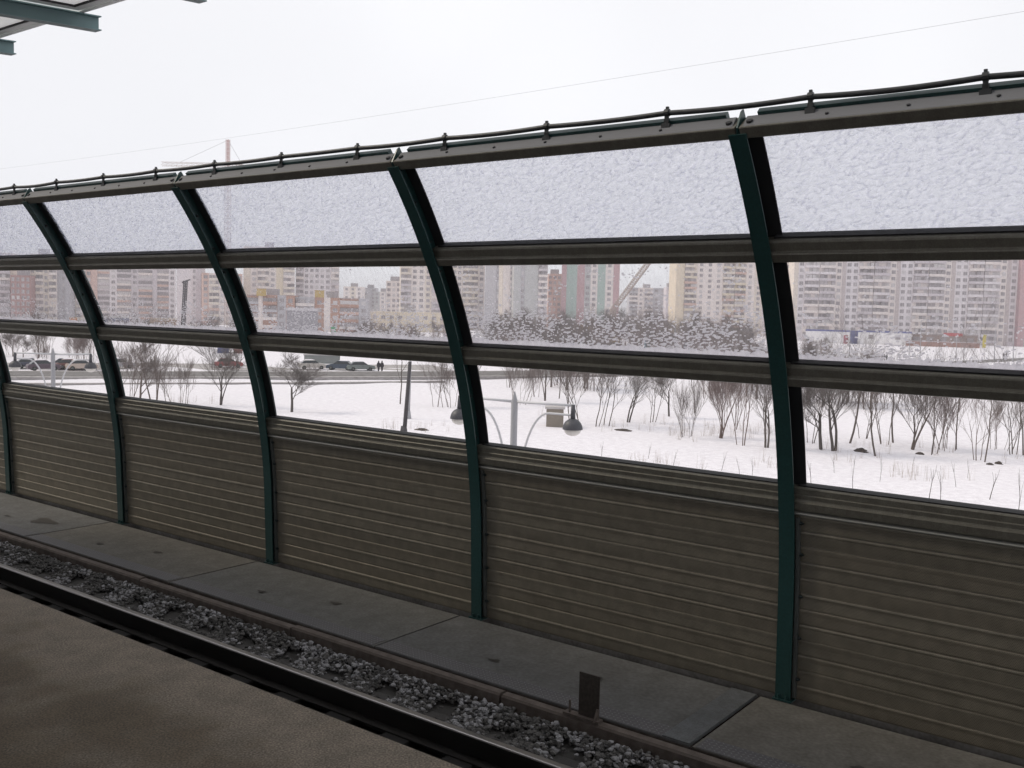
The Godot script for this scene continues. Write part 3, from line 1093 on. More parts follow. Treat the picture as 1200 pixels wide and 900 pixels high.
# ================================================================================================================
# the housing district
# ================================================================================================================
# A slab block between two ground points (seen from the station: left, right). cols: [kind, relative width, wall colour]
# kinds: p plain, w window, d two windows, b balcony, g glazed loggia
func block(called: String, label: String, a: Vector2, b: Vector2, floors: int, cols: Array, parapets: Array, deep := 13.0, fh := 2.8, plinth := 1.2) -> Node3D:
	var o := thing(called, Vector3(a.x, GROUND, a.y), label, "building", "blocks of flats on the horizon")
	var dir := Vector3(b.x - a.x, 0, b.y - a.y)
	var width := dir.length()
	dir /= width
	var front := dir.cross(Vector3.UP) * -1.0
	if front.dot(Vector3(0, 0, 7) - Vector3(a.x, 0, a.y)) < 0.0: front = -front
	o.basis = Basis(dir, Vector3.UP, front)
	var r := RandomNumberGenerator.new()
	r.seed = label.hash()
	var total := 0.0
	for c in cols: total += c[1]
	var walls := {}
	var glass := [start(), start(), start()]
	var par := []
	for p in parapets: par.append(start())
	var frames := start()
	var hgt := plinth + fh * floors
	var x := 0.0
	for c in cols:
		var w: float = c[1] / total * width
		var col: Array = c[2]
		var key := str(col)
		if not walls.has(key): walls[key] = [start(), col]
		var st: SurfaceTool = walls[key][0]
		var shift := 0.0
		if c[0] == "p": shift = 0.25
		if c[0] == "g": shift = -0.5
		box(st, Vector3(x, -0.5, -deep), Vector3(x + w, hgt, shift))
		# cornice and panel joints stand out as thin bands
		box(st, Vector3(x, hgt, -deep), Vector3(x + w, hgt + 0.55, shift + 0.12))
		for f in floors:
			var y := plinth + fh * f
			var pick: int = [0, 0, 1, 1, 2][r.randi() % 5]
			if c[0] == "w" or c[0] == "d":
				var n := 2 if c[0] == "d" else 1
				for i in n:
					var cx := x + w * (i + 0.5) / n
					var hw := minf(w / n * 0.30, 0.85)
					var gt: SurfaceTool = glass[[0, 0, 0, 1, 2][r.randi() % 5]]
					box(gt, Vector3(cx - hw, y + 0.75, shift), Vector3(cx + hw, y + 2.25, shift + 0.03))
					box(frames, Vector3(cx - hw - 0.06, y + 0.66, shift), Vector3(cx + hw + 0.06, y + 0.75, shift + 0.12))
					box(frames, Vector3(cx + hw * 0.15, y + 0.75, shift + 0.02), Vector3(cx + hw * 0.15 + 0.09, y + 2.25, shift + 0.06))
			elif c[0] == "b":
				var gt: SurfaceTool = glass[pick]
				var pt: SurfaceTool = par[r.randi() % par.size()]
				box(pt, Vector3(x + 0.1, y - 0.12, 0.0), Vector3(x + w - 0.1, y + 1.0, 1.15))
				var cells := maxi(int(w / 1.5), 1)
				for i in cells:
					if r.randf() < 0.13: continue
					var g2: SurfaceTool = glass[pick if r.randf() < 0.7 else r.randi() % 3]
					box(g2, Vector3(x + 0.15 + (w - 0.3) * i / cells + 0.06, y + 1.02, 0.0), Vector3(x + 0.15 + (w - 0.3) * (i + 1) / cells - 0.06, y + 2.45, 0.85 if r.randf() < 0.6 else 0.06))
			elif c[0] == "g":
				var gt: SurfaceTool = glass[pick]
				var pt: SurfaceTool = par[r.randi() % par.size()]
				box(pt, Vector3(x, y - 0.1, -0.5), Vector3(x + w, y + 0.95, 0.02))
				box(gt, Vector3(x + 0.1, y + 0.96, -0.5), Vector3(x + w - 0.1, y + 2.4, -0.35 + 0.3 * r.randf()))
		x += w
	for key in walls:
		var c: Array = walls[key][1]
		obj(walls[key][0], paint(c[0], c[1], c[2]), "wall", o)
	for i in 3:
		tag(obj(glass[i], M[["glass_dark", "glass_mid", "glass_light"][i]], "windows", o), "", "", "", "stuff")
	tag(obj(frames, paint(0.72, 0.70, 0.70), "window_frames", o), "", "", "", "stuff")
	for i in par.size():
		var c: Array = parapets[i]
		tag(obj(par[i], paint(c[0], c[1], c[2]), "balconies", o), "", "", "", "stuff")
	var rf := start()
	box(rf, Vector3(0.4, hgt + 0.2, -deep + 0.4), Vector3(width - 0.4, hgt + 0.4, -0.3))
	var n_box := maxi(int(width / 22.0), 1)
	for i in n_box:
		var cx := width * (i + 0.5) / n_box
		box(rf, Vector3(cx - 2.2, hgt + 0.4, -deep * 0.7), Vector3(cx + 2.2, hgt + 3.0, -deep * 0.35))
	obj(rf, paint(0.42, 0.40, 0.41), "roof", o)
	return o

func build_city() -> void:
	var W := [0.86, 0.79, 0.745]
	var Wl := [0.82, 0.775, 0.785]
	var Lv := [0.66, 0.61, 0.63]
	var Cr := [0.80, 0.725, 0.63]
	var Ye := [0.78, 0.69, 0.54]
	var Gy := [0.52, 0.51, 0.53]
	var Gg := [0.54, 0.545, 0.535]
	var Pk := [0.56, 0.38, 0.385]
	var Gn := [0.43, 0.54, 0.49]
	var Pe := [0.68, 0.49, 0.42]
	var Br := [0.42, 0.26, 0.24]
	var Or := [0.50, 0.31, 0.235]
	var Ro := [0.58, 0.515, 0.50]
	block("apartment_block", "pale beige block at the far left edge", Vector2(-446.4, -189.2), Vector2(-434.3, -204.6), 10, [["w", 3, W], ["b", 5, W], ["w", 3, Cr], ["w", 3, W], ["b", 5, W]], [W, Lv], 13.0, 2.80, 1.2)
	block("apartment_block", "low red brown block near the left edge", Vector2(-424.2, -199.6), Vector2(-419.5, -205.7), 7, [["w", 3, Br], ["w", 3, Br], ["w", 3, Br], ["w", 3, Br]], [Br], 13.0, 2.60, 1.2)
	block("apartment_block", "beige block with stacked white balconies beside the red brown one", Vector2(-429.5, -210.7), Vector2(-424.1, -219.8), 10, [["w", 3, Cr], ["b", 5, W], ["w", 3, Cr], ["b", 5, W]], [W, Cr], 13.0, 2.80, 1.2)
	block("apartment_block", "narrow grey slab between two beige blocks at the left", Vector2(-427.8, -222.0), Vector2(-424.4, -225.9), 9, [["p", 3, Gy], ["w", 2, Gy], ["p", 3, Gy]], [Gy], 13.0, 2.80, 1.2)
	block("apartment_block", "beige end block left of the long lavender one", Vector2(-432.9, -230.8), Vector2(-426.9, -237.8), 9, [["w", 3, Cr], ["b", 5, Cr], ["w", 3, Pe]], [Cr, W], 13.0, 2.80, 1.2)
	block("apartment_block", "long lavender grey block with pink balcony rows", Vector2(-462.5, -258.7), Vector2(-442.7, -292.4), 9, [["p", 2, Lv], ["g", 5, Lv], ["w", 3, Wl], ["g", 6, Lv], ["w", 3, Lv], ["g", 6, Wl], ["p", 2, Lv], ["g", 5, Lv], ["w", 3, Wl]], [Pe, W, Lv], 13.0, 2.80, 1.2)
	block("apartment_block", "blank pale grey block behind the dark piling rig", Vector2(-411.7, -271.9), Vector2(-403.9, -280.2), 9, [["p", 9, Wl], ["w", 2, Wl], ["p", 3, Lv]], [Wl], 13.0, 2.80, 1.2)
	block("apartment_block", "pinkish block half hidden by the second post from the left", Vector2(-393.3, -273.2), Vector2(-383.3, -288.2), 8, [["w", 3, Pe], ["b", 5, W], ["w", 3, W], ["b", 5, Cr], ["w", 3, Pe]], [Pe, W, Cr], 13.0, 2.80, 1.2)
	block("apartment_block", "tall cream block right of the second post from the left", Vector2(-394.5, -297.4), Vector2(-379.2, -316.4), 13, [["p", 3, Cr], ["w", 3, W], ["b", 5, W], ["w", 3, W], ["p", 3, Ye], ["b", 5, W]], [W, Cr], 13.0, 2.80, 1.2)
	block("apartment_block", "tall white block with square windows beside the cream one", Vector2(-388.3, -324.7), Vector2(-373.7, -340.7), 13, [["b", 4, W], ["d", 5, Wl], ["d", 5, Wl], ["w", 3, Wl], ["b", 4, W]], [W, Lv], 13.0, 2.80, 1.2)
	block("unfinished_house", "orange brick house under construction with white stair towers", Vector2(-311.1, -234.7), Vector2(-297.9, -247.1), 4, [["g", 4, Or], ["p", 1.5, W], ["b", 5, Or], ["w", 3, Gy], ["w", 3, Or]], [Or, W, Gy], 13.0, 3.00, 1.2)
	block("unfinished_house", "brick and grey shell beside the orange brick house", Vector2(-299.2, -248.6), Vector2(-279.5, -268.5), 4, [["b", 6, Gy], ["w", 3, Or], ["p", 2, W], ["w", 3, Or], ["g", 6, Or], ["w", 3, Gy]], [Or, Pe, W], 13.0, 2.90, 1.2)
	block("distant_house", "small pale house on the skyline left of the cream tower", Vector2(-511.4, -472.9), Vector2(-500.9, -480.9), 8, [["w", 3, W], ["w", 3, Cr], ["w", 3, W]], [W], 13.0, 2.80, 1.2)
	block("distant_house", "grey house on the far skyline beside the pale one", Vector2(-522.2, -502.5), Vector2(-514.8, -508.1), 8, [["w", 3, Gy], ["p", 2, Gy], ["w", 3, Gy]], [Gy], 13.0, 2.80, 1.2)
	block("distant_house", "low wide grey house on the far skyline", Vector2(-505.0, -496.6), Vector2(-495.2, -504.0), 7, [["w", 3, Gg], ["w", 3, W], ["w", 3, Gg]], [Gg], 13.0, 2.80, 1.2)
	block("apartment_block", "white mid-rise block touching the cream tower", Vector2(-367.3, -368.1), Vector2(-361.2, -372.7), 8, [["w", 3, W], ["d", 5, W]], [W], 13.0, 2.80, 1.2)
	block("apartment_block", "cream tower with grey balconies crossed by the middle post", Vector2(-332.1, -341.9), Vector2(-303.3, -371.2), 14, [["b", 4, Cr], ["w", 2.5, W], ["w", 2.5, W], ["w", 2.5, Cr], ["b", 4, W], ["p", 1.5, W], ["b", 4, W], ["w", 2, W], ["b", 6, Cr], ["w", 2.5, W]], [W, Lv, Cr], 13.0, 2.80, 1.2)
	block("school", "long low yellow building in front of the cream tower", Vector2(-298.2, -288.4), Vector2(-273.9, -309.2), 2, [["w", 2, Ye], ["w", 2, Ye], ["w", 2, Ye], ["w", 2, Ye], ["w", 2, Ye], ["w", 2, Ye], ["w", 2, Ye], ["w", 2, Ye], ["w", 2, Ye]], [Ye], 13.0, 3.30, 1.2)
	block("apartment_block", "grey blue gable slab right of the cream tower", Vector2(-296.8, -363.5), Vector2(-287.6, -365.4), 14, [["p", 4, Gy], ["w", 1, Gy], ["p", 1.4, Cr]], [Gy], 13.0, 2.80, 1.2)
	block("apartment_block", "narrow pale cream slab between two grey ones", Vector2(-287.6, -365.4), Vector2(-283.7, -368.3), 14, [["p", 3, W], ["w", 1.6, W]], [W], 13.0, 2.80, 1.2)
	block("apartment_block", "greenish grey tower with a strip of balconies on its right", Vector2(-281.1, -365.2), Vector2(-270.7, -378.1), 14, [["p", 2, Gg], ["w", 1.2, Gy], ["p", 3.8, Gg], ["b", 2.8, Lv]], [Lv, W], 13.0, 2.80, 1.2)
	block("apartment_block", "short peach block between the grey and striped towers", Vector2(-296.3, -415.3), Vector2(-290.8, -419.5), 10, [["w", 2, Pe], ["w", 2, Pe], ["w", 2, Pe]], [Pe], 13.0, 2.80, 1.2)
	block("apartment_block", "tower striped in pink, green and white", Vector2(-279.5, -402.9), Vector2(-254.8, -417.8), 14, [["p", 1, Pk], ["p", 2.1, Gn], ["p", 1.5, Pk], ["w", 1.2, Gg], ["w", 1.4, W], ["p", 1.5, Gn], ["w", 1.6, W], ["p", 1.2, Pk]], [W], 13.0, 2.80, 1.2)
	block("distant_house", "pale grey mid-rise behind the leaning crane boom", Vector2(-326.3, -549.7), Vector2(-307.2, -564.1), 9, [["b", 4, Gy], ["w", 3, W], ["b", 4, W], ["w", 3, Gy], ["w", 3, Gy]], [Gy, W], 13.0, 2.80, 1.2)
	block("distant_house", "pinkish narrow house left of the yellow block", Vector2(-290.2, -533.0), Vector2(-284.9, -536.9), 9, [["w", 3, Lv], ["p", 2, Pe]], [Lv], 13.0, 2.80, 1.2)
	block("apartment_block", "tall yellow cream block left of the nearest post in the middle", Vector2(-241.8, -452.7), Vector2(-193.3, -499.2), 15, [["p", 2, Ye], ["b", 3, Cr], ["w", 2.1, W], ["w", 2.1, W], ["w", 2.1, W], ["b", 2.8, Cr], ["b", 2.8, Ye], ["w", 2.1, W], ["w", 2.1, Cr], ["w", 2.1, W], ["p", 2, Ye], ["b", 3, Cr], ["w", 2.1, W]], [Ye, Cr, Pe], 13.0, 2.80, 1.2)
	block("apartment_block", "long white block with rows of grey balconies at the right", Vector2(-162.9, -411.7), Vector2(-82.6, -462.1), 15, [["p", 1.5, Cr], ["w", 2.2, Wl], ["b", 5, W], ["b", 5.6, W], ["w", 2.2, W], ["p", 1.2, Ro], ["w", 2.2, Wl], ["w", 2.2, Wl], ["b", 5, W], ["b", 5.6, W], ["w", 2.2, W], ["p", 1.2, Ro], ["w", 2.2, Wl], ["w", 2.2, Wl], ["b", 5, W], ["b", 5.6, W], ["w", 2.2, W], ["p", 1.2, Ro], ["w", 2.2, Wl], ["w", 2.2, Wl], ["b", 5, W], ["b", 5.6, W], ["w", 2.2, W], ["p", 1.2, Ro], ["w", 2.2, Wl], ["p", 0.8, W]], [W, Wl, Lv], 13.0, 2.80, 1.2)
	block("apartment_block", "pale green block with a pink corner at the right edge", Vector2(-81.7, -459.0), Vector2(-49.6, -479.5), 14, [["p", 1.5, Pk], ["p", 3, Gn], ["w", 2.2, Gn], ["b", 5, W], ["w", 2.2, Gn], ["b", 5, W], ["w", 2.2, Gn]], [W, Pk], 13.0, 2.80, 1.2)

	crate_box("market_hall", "kiosk", "long white market hall with blue roof edge below the white block", Vector3(-139.702, -7.000, -391.487), 0.337, Vector3(17.08, 4.77, 9.00), [0.86, 0.85, 0.84], [0.10, 0.12, 0.30], 0, [0.42, 0.10, 0.13, 0.36], "")
	crate_box("market_hall", "kiosk", "white market hall with two dark windows and blue trim", Vector3(-120.581, -7.000, -403.388), 0.286, Vector3(20.12, 4.83, 9.00), [0.86, 0.85, 0.84], [0.10, 0.12, 0.30], 2, [], "")
	crate_box("gatehouse", "kiosk", "blue link between the two white market halls", Vector3(-131.726, -7.000, -400.010), 0.313, Vector3(3.85, 4.67, 7.00), [0.10, 0.12, 0.30], [0.10, 0.12, 0.30], 0, [], "")
	crate_box("shop", "shop", "brown single storey shop at the foot of the white block", Vector3(-100.444, -7.000, -413.543), 0.234, Vector3(24.72, 4.47, 9.00), [0.30, 0.23, 0.20], [0.40, 0.37, 0.36], 5, [], "")
	crate_box("kiosk", "kiosk", "blue kiosk beyond the road left of the third post", Vector3(-167.256, -7.000, -117.068), 0.932, Vector3(2.25, 1.44, 4.00), [0.08, 0.11, 0.27], [0.5, 0.5, 0.52], 0, [], "")
	crate_box("kiosk", "kiosk", "dull red kiosk beside the blue one", Vector3(-164.832, -7.000, -118.895), 0.918, Vector3(1.73, 0.97, 3.00), [0.26, 0.09, 0.08], [0.45, 0.42, 0.42], 0, [], "")
	crate_box("kiosk", "kiosk", "violet kiosk half behind a spreading tree", Vector3(-153.064, -7.000, -121.486), 0.872, Vector3(2.54, -0.21, 4.00), [0.18, 0.16, 0.28], [0.55, 0.53, 0.55], 0, [], "")
	crate_box("shipping_container", "container", "grey green container behind the parked cars", Vector3(-129.932, -7.000, -110.041), 0.837, Vector3(6.11, 1.39, 3.00), [0.25, 0.27, 0.26], [0.42, 0.42, 0.42], 0, [], "")
	crate_box("shed", "shed", "long grey shed beyond the road at the far left", Vector3(-235.741, -7.000, -115.676), 1.091, Vector3(18.10, -1.36, 8.00), [0.27, 0.26, 0.27], [0.36, 0.35, 0.36], 0, [], "")
	crate_box("cabin", "cabin", "turquoise cabin among the bushes", Vector3(-128.216, -7.000, -221.836), 0.511, Vector3(1.35, 4.87, 2.00), [0.06, 0.27, 0.36], [0.3, 0.4, 0.42], 0, [], "")
	crate_box("cabin", "cabin", "light blue cabin at the edge of the wood", Vector3(-108.339, -7.000, -205.425), 0.471, Vector3(1.63, 3.10, 2.50), [0.16, 0.28, 0.42], [0.35, 0.4, 0.45], 0, [], "")
	crate_box("cabin", "cabin", "small green cabin on the building site", Vector3(-246.845, -7.000, -220.319), 0.826, Vector3(1.57, 2.79, 2.00), [0.05, 0.32, 0.13], [0.1, 0.35, 0.18], 0, [], "")
	crate_box("digger_cab", "machine", "yellow machine housing in the bushes", Vector3(-153.739, -7.000, -227.712), 0.580, Vector3(2.67, 5.87, 3.00), [0.50, 0.35, 0.12], [0.4, 0.3, 0.14], 1, [], "")
	crate_box("digger_cab", "machine", "smaller yellow machine housing right of the first", Vector3(-151.814, -7.000, -231.674), 0.566, Vector3(1.96, 5.28, 3.00), [0.50, 0.36, 0.10], [0.4, 0.3, 0.14], 1, [], "")
	crate_box("site_hut", "hut", "orange site hut at the far left", Vector3(-335.718, -7.000, -178.446), 1.066, Vector3(2.43, 3.38, 4.00), [0.5, 0.22, 0.10], [0.45, 0.3, 0.2], 1, [], "")
	crate_box("site_hut", "hut", "grey blue site hut under the lavender block", Vector3(-318.726, -7.000, -184.974), 1.028, Vector3(7.78, 4.06, 5.00), [0.2, 0.22, 0.3], [0.5, 0.5, 0.5], 2, [], "")
	crate_box("site_hut", "hut", "brown site hut under the lavender block", Vector3(-301.382, -7.000, -191.769), 0.988, Vector3(8.84, 3.95, 5.00), [0.34, 0.24, 0.16], [0.5, 0.42, 0.34], 2, [], "")
	crate_box("wooden_hut", "hut", "weathered wooden hut frame behind the twin-arm lamp", Vector3(-48.417, -7.000, -63.493), 0.601, Vector3(1.49, 1.51, 1.20), [0.26, 0.23, 0.19], [0.5, 0.48, 0.47], 0, [], "")
	crate_box("transformer_box", "box", "grey box on the building site by the crane", Vector3(-275.404, -7.000, -231.440), 0.857, Vector3(11.11, 8.11, 4.00), [0.33, 0.32, 0.34], [0.62, 0.6, 0.62], 0, [], "")
	crate_box("formwork_stack", "formwork", "yellow formwork stack on the roof of the orange brick house", Vector3(-306.647, 6.420, -238.028), 0.896, Vector3(3.6, 2.4, 2.4), [0.55, 0.40, 0.14], [0.5, 0.36, 0.14])
	crate_box("formwork_stack", "formwork", "ochre formwork stack on the roof of the brick and grey shell", Vector3(-293.319, 6.420, -255.608), 0.840, Vector3(3.6, 2.4, 2.4), [0.55, 0.40, 0.14], [0.5, 0.36, 0.14])
	tower_crane(Vector3(-275.243, -7.000, -198.914), 55.6, Vector3(-0.7963, 0, 0.6049), 22.0, "tall tower crane standing above the barrier at the left")
	var mc := thing("mobile_crane", Vector3(-157.182, -7.000, -250.231), "mobile crane with a long pale leaning boom", "crane", "cranes of the building site")
	var ms := start()
	box(ms, Vector3(-3.5, 0.9, -1.3), Vector3(3.5, 2.6, 1.3))
	box(ms, Vector3(1.6, 2.6, -1.2), Vector3(3.4, 3.9, 1.2))
	obj(ms, paint(0.45, 0.33, 0.14), "carrier", mc)
	for wx in [-2.6, -1.2, 1.2, 2.6]:
		ms = start(true)
		tube(ms, Vector3(wx, 0.6, -1.4), Vector3(wx, 0.6, 1.4), 0.6, 0.6, 12, true)
		obj(ms, M["tyre"], "wheel", mc)
	ms = start()
	lattice(ms, Vector3(0, 2.6, 0), Vector3(-156.866, 4.265, -251.515) - mc.position, 1.5, 18, 0.13)
	lattice(ms, Vector3(-156.866, 4.265, -251.515) - mc.position, Vector3(-147.788, 21.431, -259.954) - mc.position, 1.25, 30, 0.11)
	obj(ms, paint(0.47, 0.39, 0.34), "boom", mc)
	var rig := thing("piling_rig", Vector3(-261.071, -7.000, -171.925), "dark piling rig mast with a short cross head", "crane", "cranes of the building site")
	var rs := start()
	lattice(rs, Vector3(0, 0, 0), Vector3(-261.414, 9.644, -173.214) - rig.position, 0.8, 22, 0.16)
	obj(rs, paint(0.06, 0.055, 0.06), "mast", rig)
	rs = start()
	tube(rs, Vector3(-262.210, 9.100, -172.564) - rig.position, Vector3(-260.298, 10.068, -174.094) - rig.position, 0.3, 0.22, 6, true)
	obj(rs, paint(0.06, 0.055, 0.06), "cross_head", rig)
	rs = start()
	box(rs, Vector3(-2.2, 0.2, -1.4), Vector3(2.2, 2.4, 1.4))
	obj(rs, paint(0.42, 0.28, 0.10), "carrier", rig)

# lattice bar between two points with a square section
func lattice(st: SurfaceTool, a: Vector3, b: Vector3, w: float, bays: int, r := 0.09) -> void:
	var d := (b - a).normalized()
	var s := d.cross(Vector3(0.31, 0.2, 0.93)).normalized() * w * 0.5
	var t := d.cross(s).normalized() * w * 0.5
	var cor := [s + t, s - t, -s - t, -s + t]
	for c in cor: tube(st, a + c, b + c, r, r, 4)
	for i in bays:
		var p := a.lerp(b, float(i) / bays)
		var q := a.lerp(b, float(i + 1) / bays)
		for j in 4:
			var k := (j + 1) % 4
			tube(st, p + cor[j], q + cor[k], r * 0.6, r * 0.6, 3)
			tube(st, p + cor[j], p + cor[k], r * 0.6, r * 0.6, 3)

func tower_crane(at: Vector3, height: float, jib_dir: Vector3, jib: float, label: String) -> void:
	var o := thing("tower_crane", at, label, "crane", "cranes of the building site")
	var st := start()
	lattice(st, Vector3.ZERO, Vector3(0, height, 0), 1.4, int(height / 2.0), 0.08)
	obj(st, paint(0.55, 0.44, 0.41), "mast", o)
	st = start()
	lattice(st, Vector3(0, height, 0), Vector3(0, height + 8.5, 0), 0.9, 6, 0.11)
	obj(st, paint(0.52, 0.33, 0.30), "tower_head", o)
	st = start()
	lattice(st, Vector3(0, height, 0), Vector3(0, height, 0) + jib_dir * jib, 1.1, int(jib / 1.6), 0.05)
	obj(st, paint(0.50, 0.42, 0.38), "jib", o)
	st = start()
	lattice(st, Vector3(0, height, 0), Vector3(0, height, 0) - jib_dir * 5.0, 1.2, 4, 0.10)
	obj(st, paint(0.42, 0.36, 0.34), "counter_jib", o)
	st = start()
	tube(st, Vector3(0, height + 8.3, 0), Vector3(0, height + 0.7, 0) + jib_dir * jib * 0.72, 0.05, 0.05, 4)
	tube(st, Vector3(0, height + 8.3, 0), Vector3(0, height + 0.6, 0) - jib_dir * 4.6, 0.05, 0.05, 4)
	obj(st, M["wire"], "tie_rope", o)
	st = start()
	var side := jib_dir.cross(Vector3.UP)
	box(st, Vector3(-0.8, height - 2.4, -0.8) + side * 1.4, Vector3(0.8, height - 0.3, 0.8) + side * 1.4)
	obj(st, paint(0.5, 0.48, 0.46), "cab", o)

# ================================================================================================================
# trees
# ================================================================================================================
# Bare broadleaf: stems fork again and again; thick wood goes into one mesh, twigs into another
func grow(wood: SurfaceTool, twig: SurfaceTool, r: RandomNumberGenerator, p: Vector3, d: Vector3, length: float, rad: float, level: int, maxl: int, spread: float, up: float) -> void:
	var n := 4 if level == 0 else 3
	var q := p
	var dir := d
	var seg := length / n
	for i in n:
		dir = (dir + Vector3(r.randf_range(-1, 1), r.randf_range(-0.6, 0.9), r.randf_range(-1, 1)) * 0.13 + Vector3(0, up * 0.08, 0)).normalized()
		var e := q + dir * seg
		var r0 := rad * (1.0 - 0.42 * i / n)
		var r1 := rad * (1.0 - 0.42 * (i + 1) / n)
		if level < 2: tube(wood, q, e, r0, r1, 6 if level == 0 else 4)
		else: tube(twig, q, e, r0, r1, 3)
		q = e
		if level < maxl and (i > 0 or level > 0):
			var kids := 1 if i < n - 1 else 2
			if level >= 1 and r.randf() < 0.55: kids += 1
			for c in kids:
				var az := r.randf() * TAU
				var sd := Vector3(cos(az), 0, sin(az))
				var nd := (dir + sd * spread * r.randf_range(0.55, 1.2) + Vector3(0, up * r.randf_range(0.0, 0.5), 0)).normalized()
				grow(wood, twig, r, e, nd, length * r.randf_range(0.52, 0.78), maxf(r1 * r.randf_range(0.42, 0.62), 0.008), level + 1, maxl, spread, up)

func tree_meshes(sd: int, stems: int, height: float, rad: float, lean: float, spread: float, up: float, maxl: int) -> Array:
	var r := RandomNumberGenerator.new()
	r.seed = sd
	var wood := start(true)
	var twig := start(true)
	for s in stems:
		var az := r.randf() * TAU
		var off := Vector3(cos(az), 0, sin(az)) * (0.0 if stems == 1 else r.randf_range(0.05, 0.16 * stems))
		var d := Vector3(cos(az) * lean * r.randf_range(0.5, 1.2), 1, sin(az) * lean * r.randf_range(0.5, 1.2)).normalized()
		grow(wood, twig, r, off + Vector3(0, -0.25, 0), d, height * r.randf_range(0.42, 0.55), rad * r.randf_range(0.7, 1.1), 0, maxl, spread, up)
	return [to_mesh(wood), to_mesh(twig)]

var kinds := []

func plant(called: String, label: String, category: String, group: String, kind: int, at: Vector3, size: float, turn: float, tone: int) -> Node3D:
	var t := thing(called, at, label, category, group)
	t.rotation = Vector3(0.07 * sin(turn * 5.0), turn, 0.09 * cos(turn * 7.0))
	t.scale = Vector3(size * (1.0 + 0.25 * sin(turn * 3.0)), size * (1.0 + 0.14 * cos(turn * 11.0)), size * (1.0 + 0.2 * cos(turn * 2.0)))
	inst(kinds[kind][0], M["bark_%d" % tone], "trunk", t)
	inst(kinds[kind][1], M["twig_%d" % tone], "crown", t)
	return t

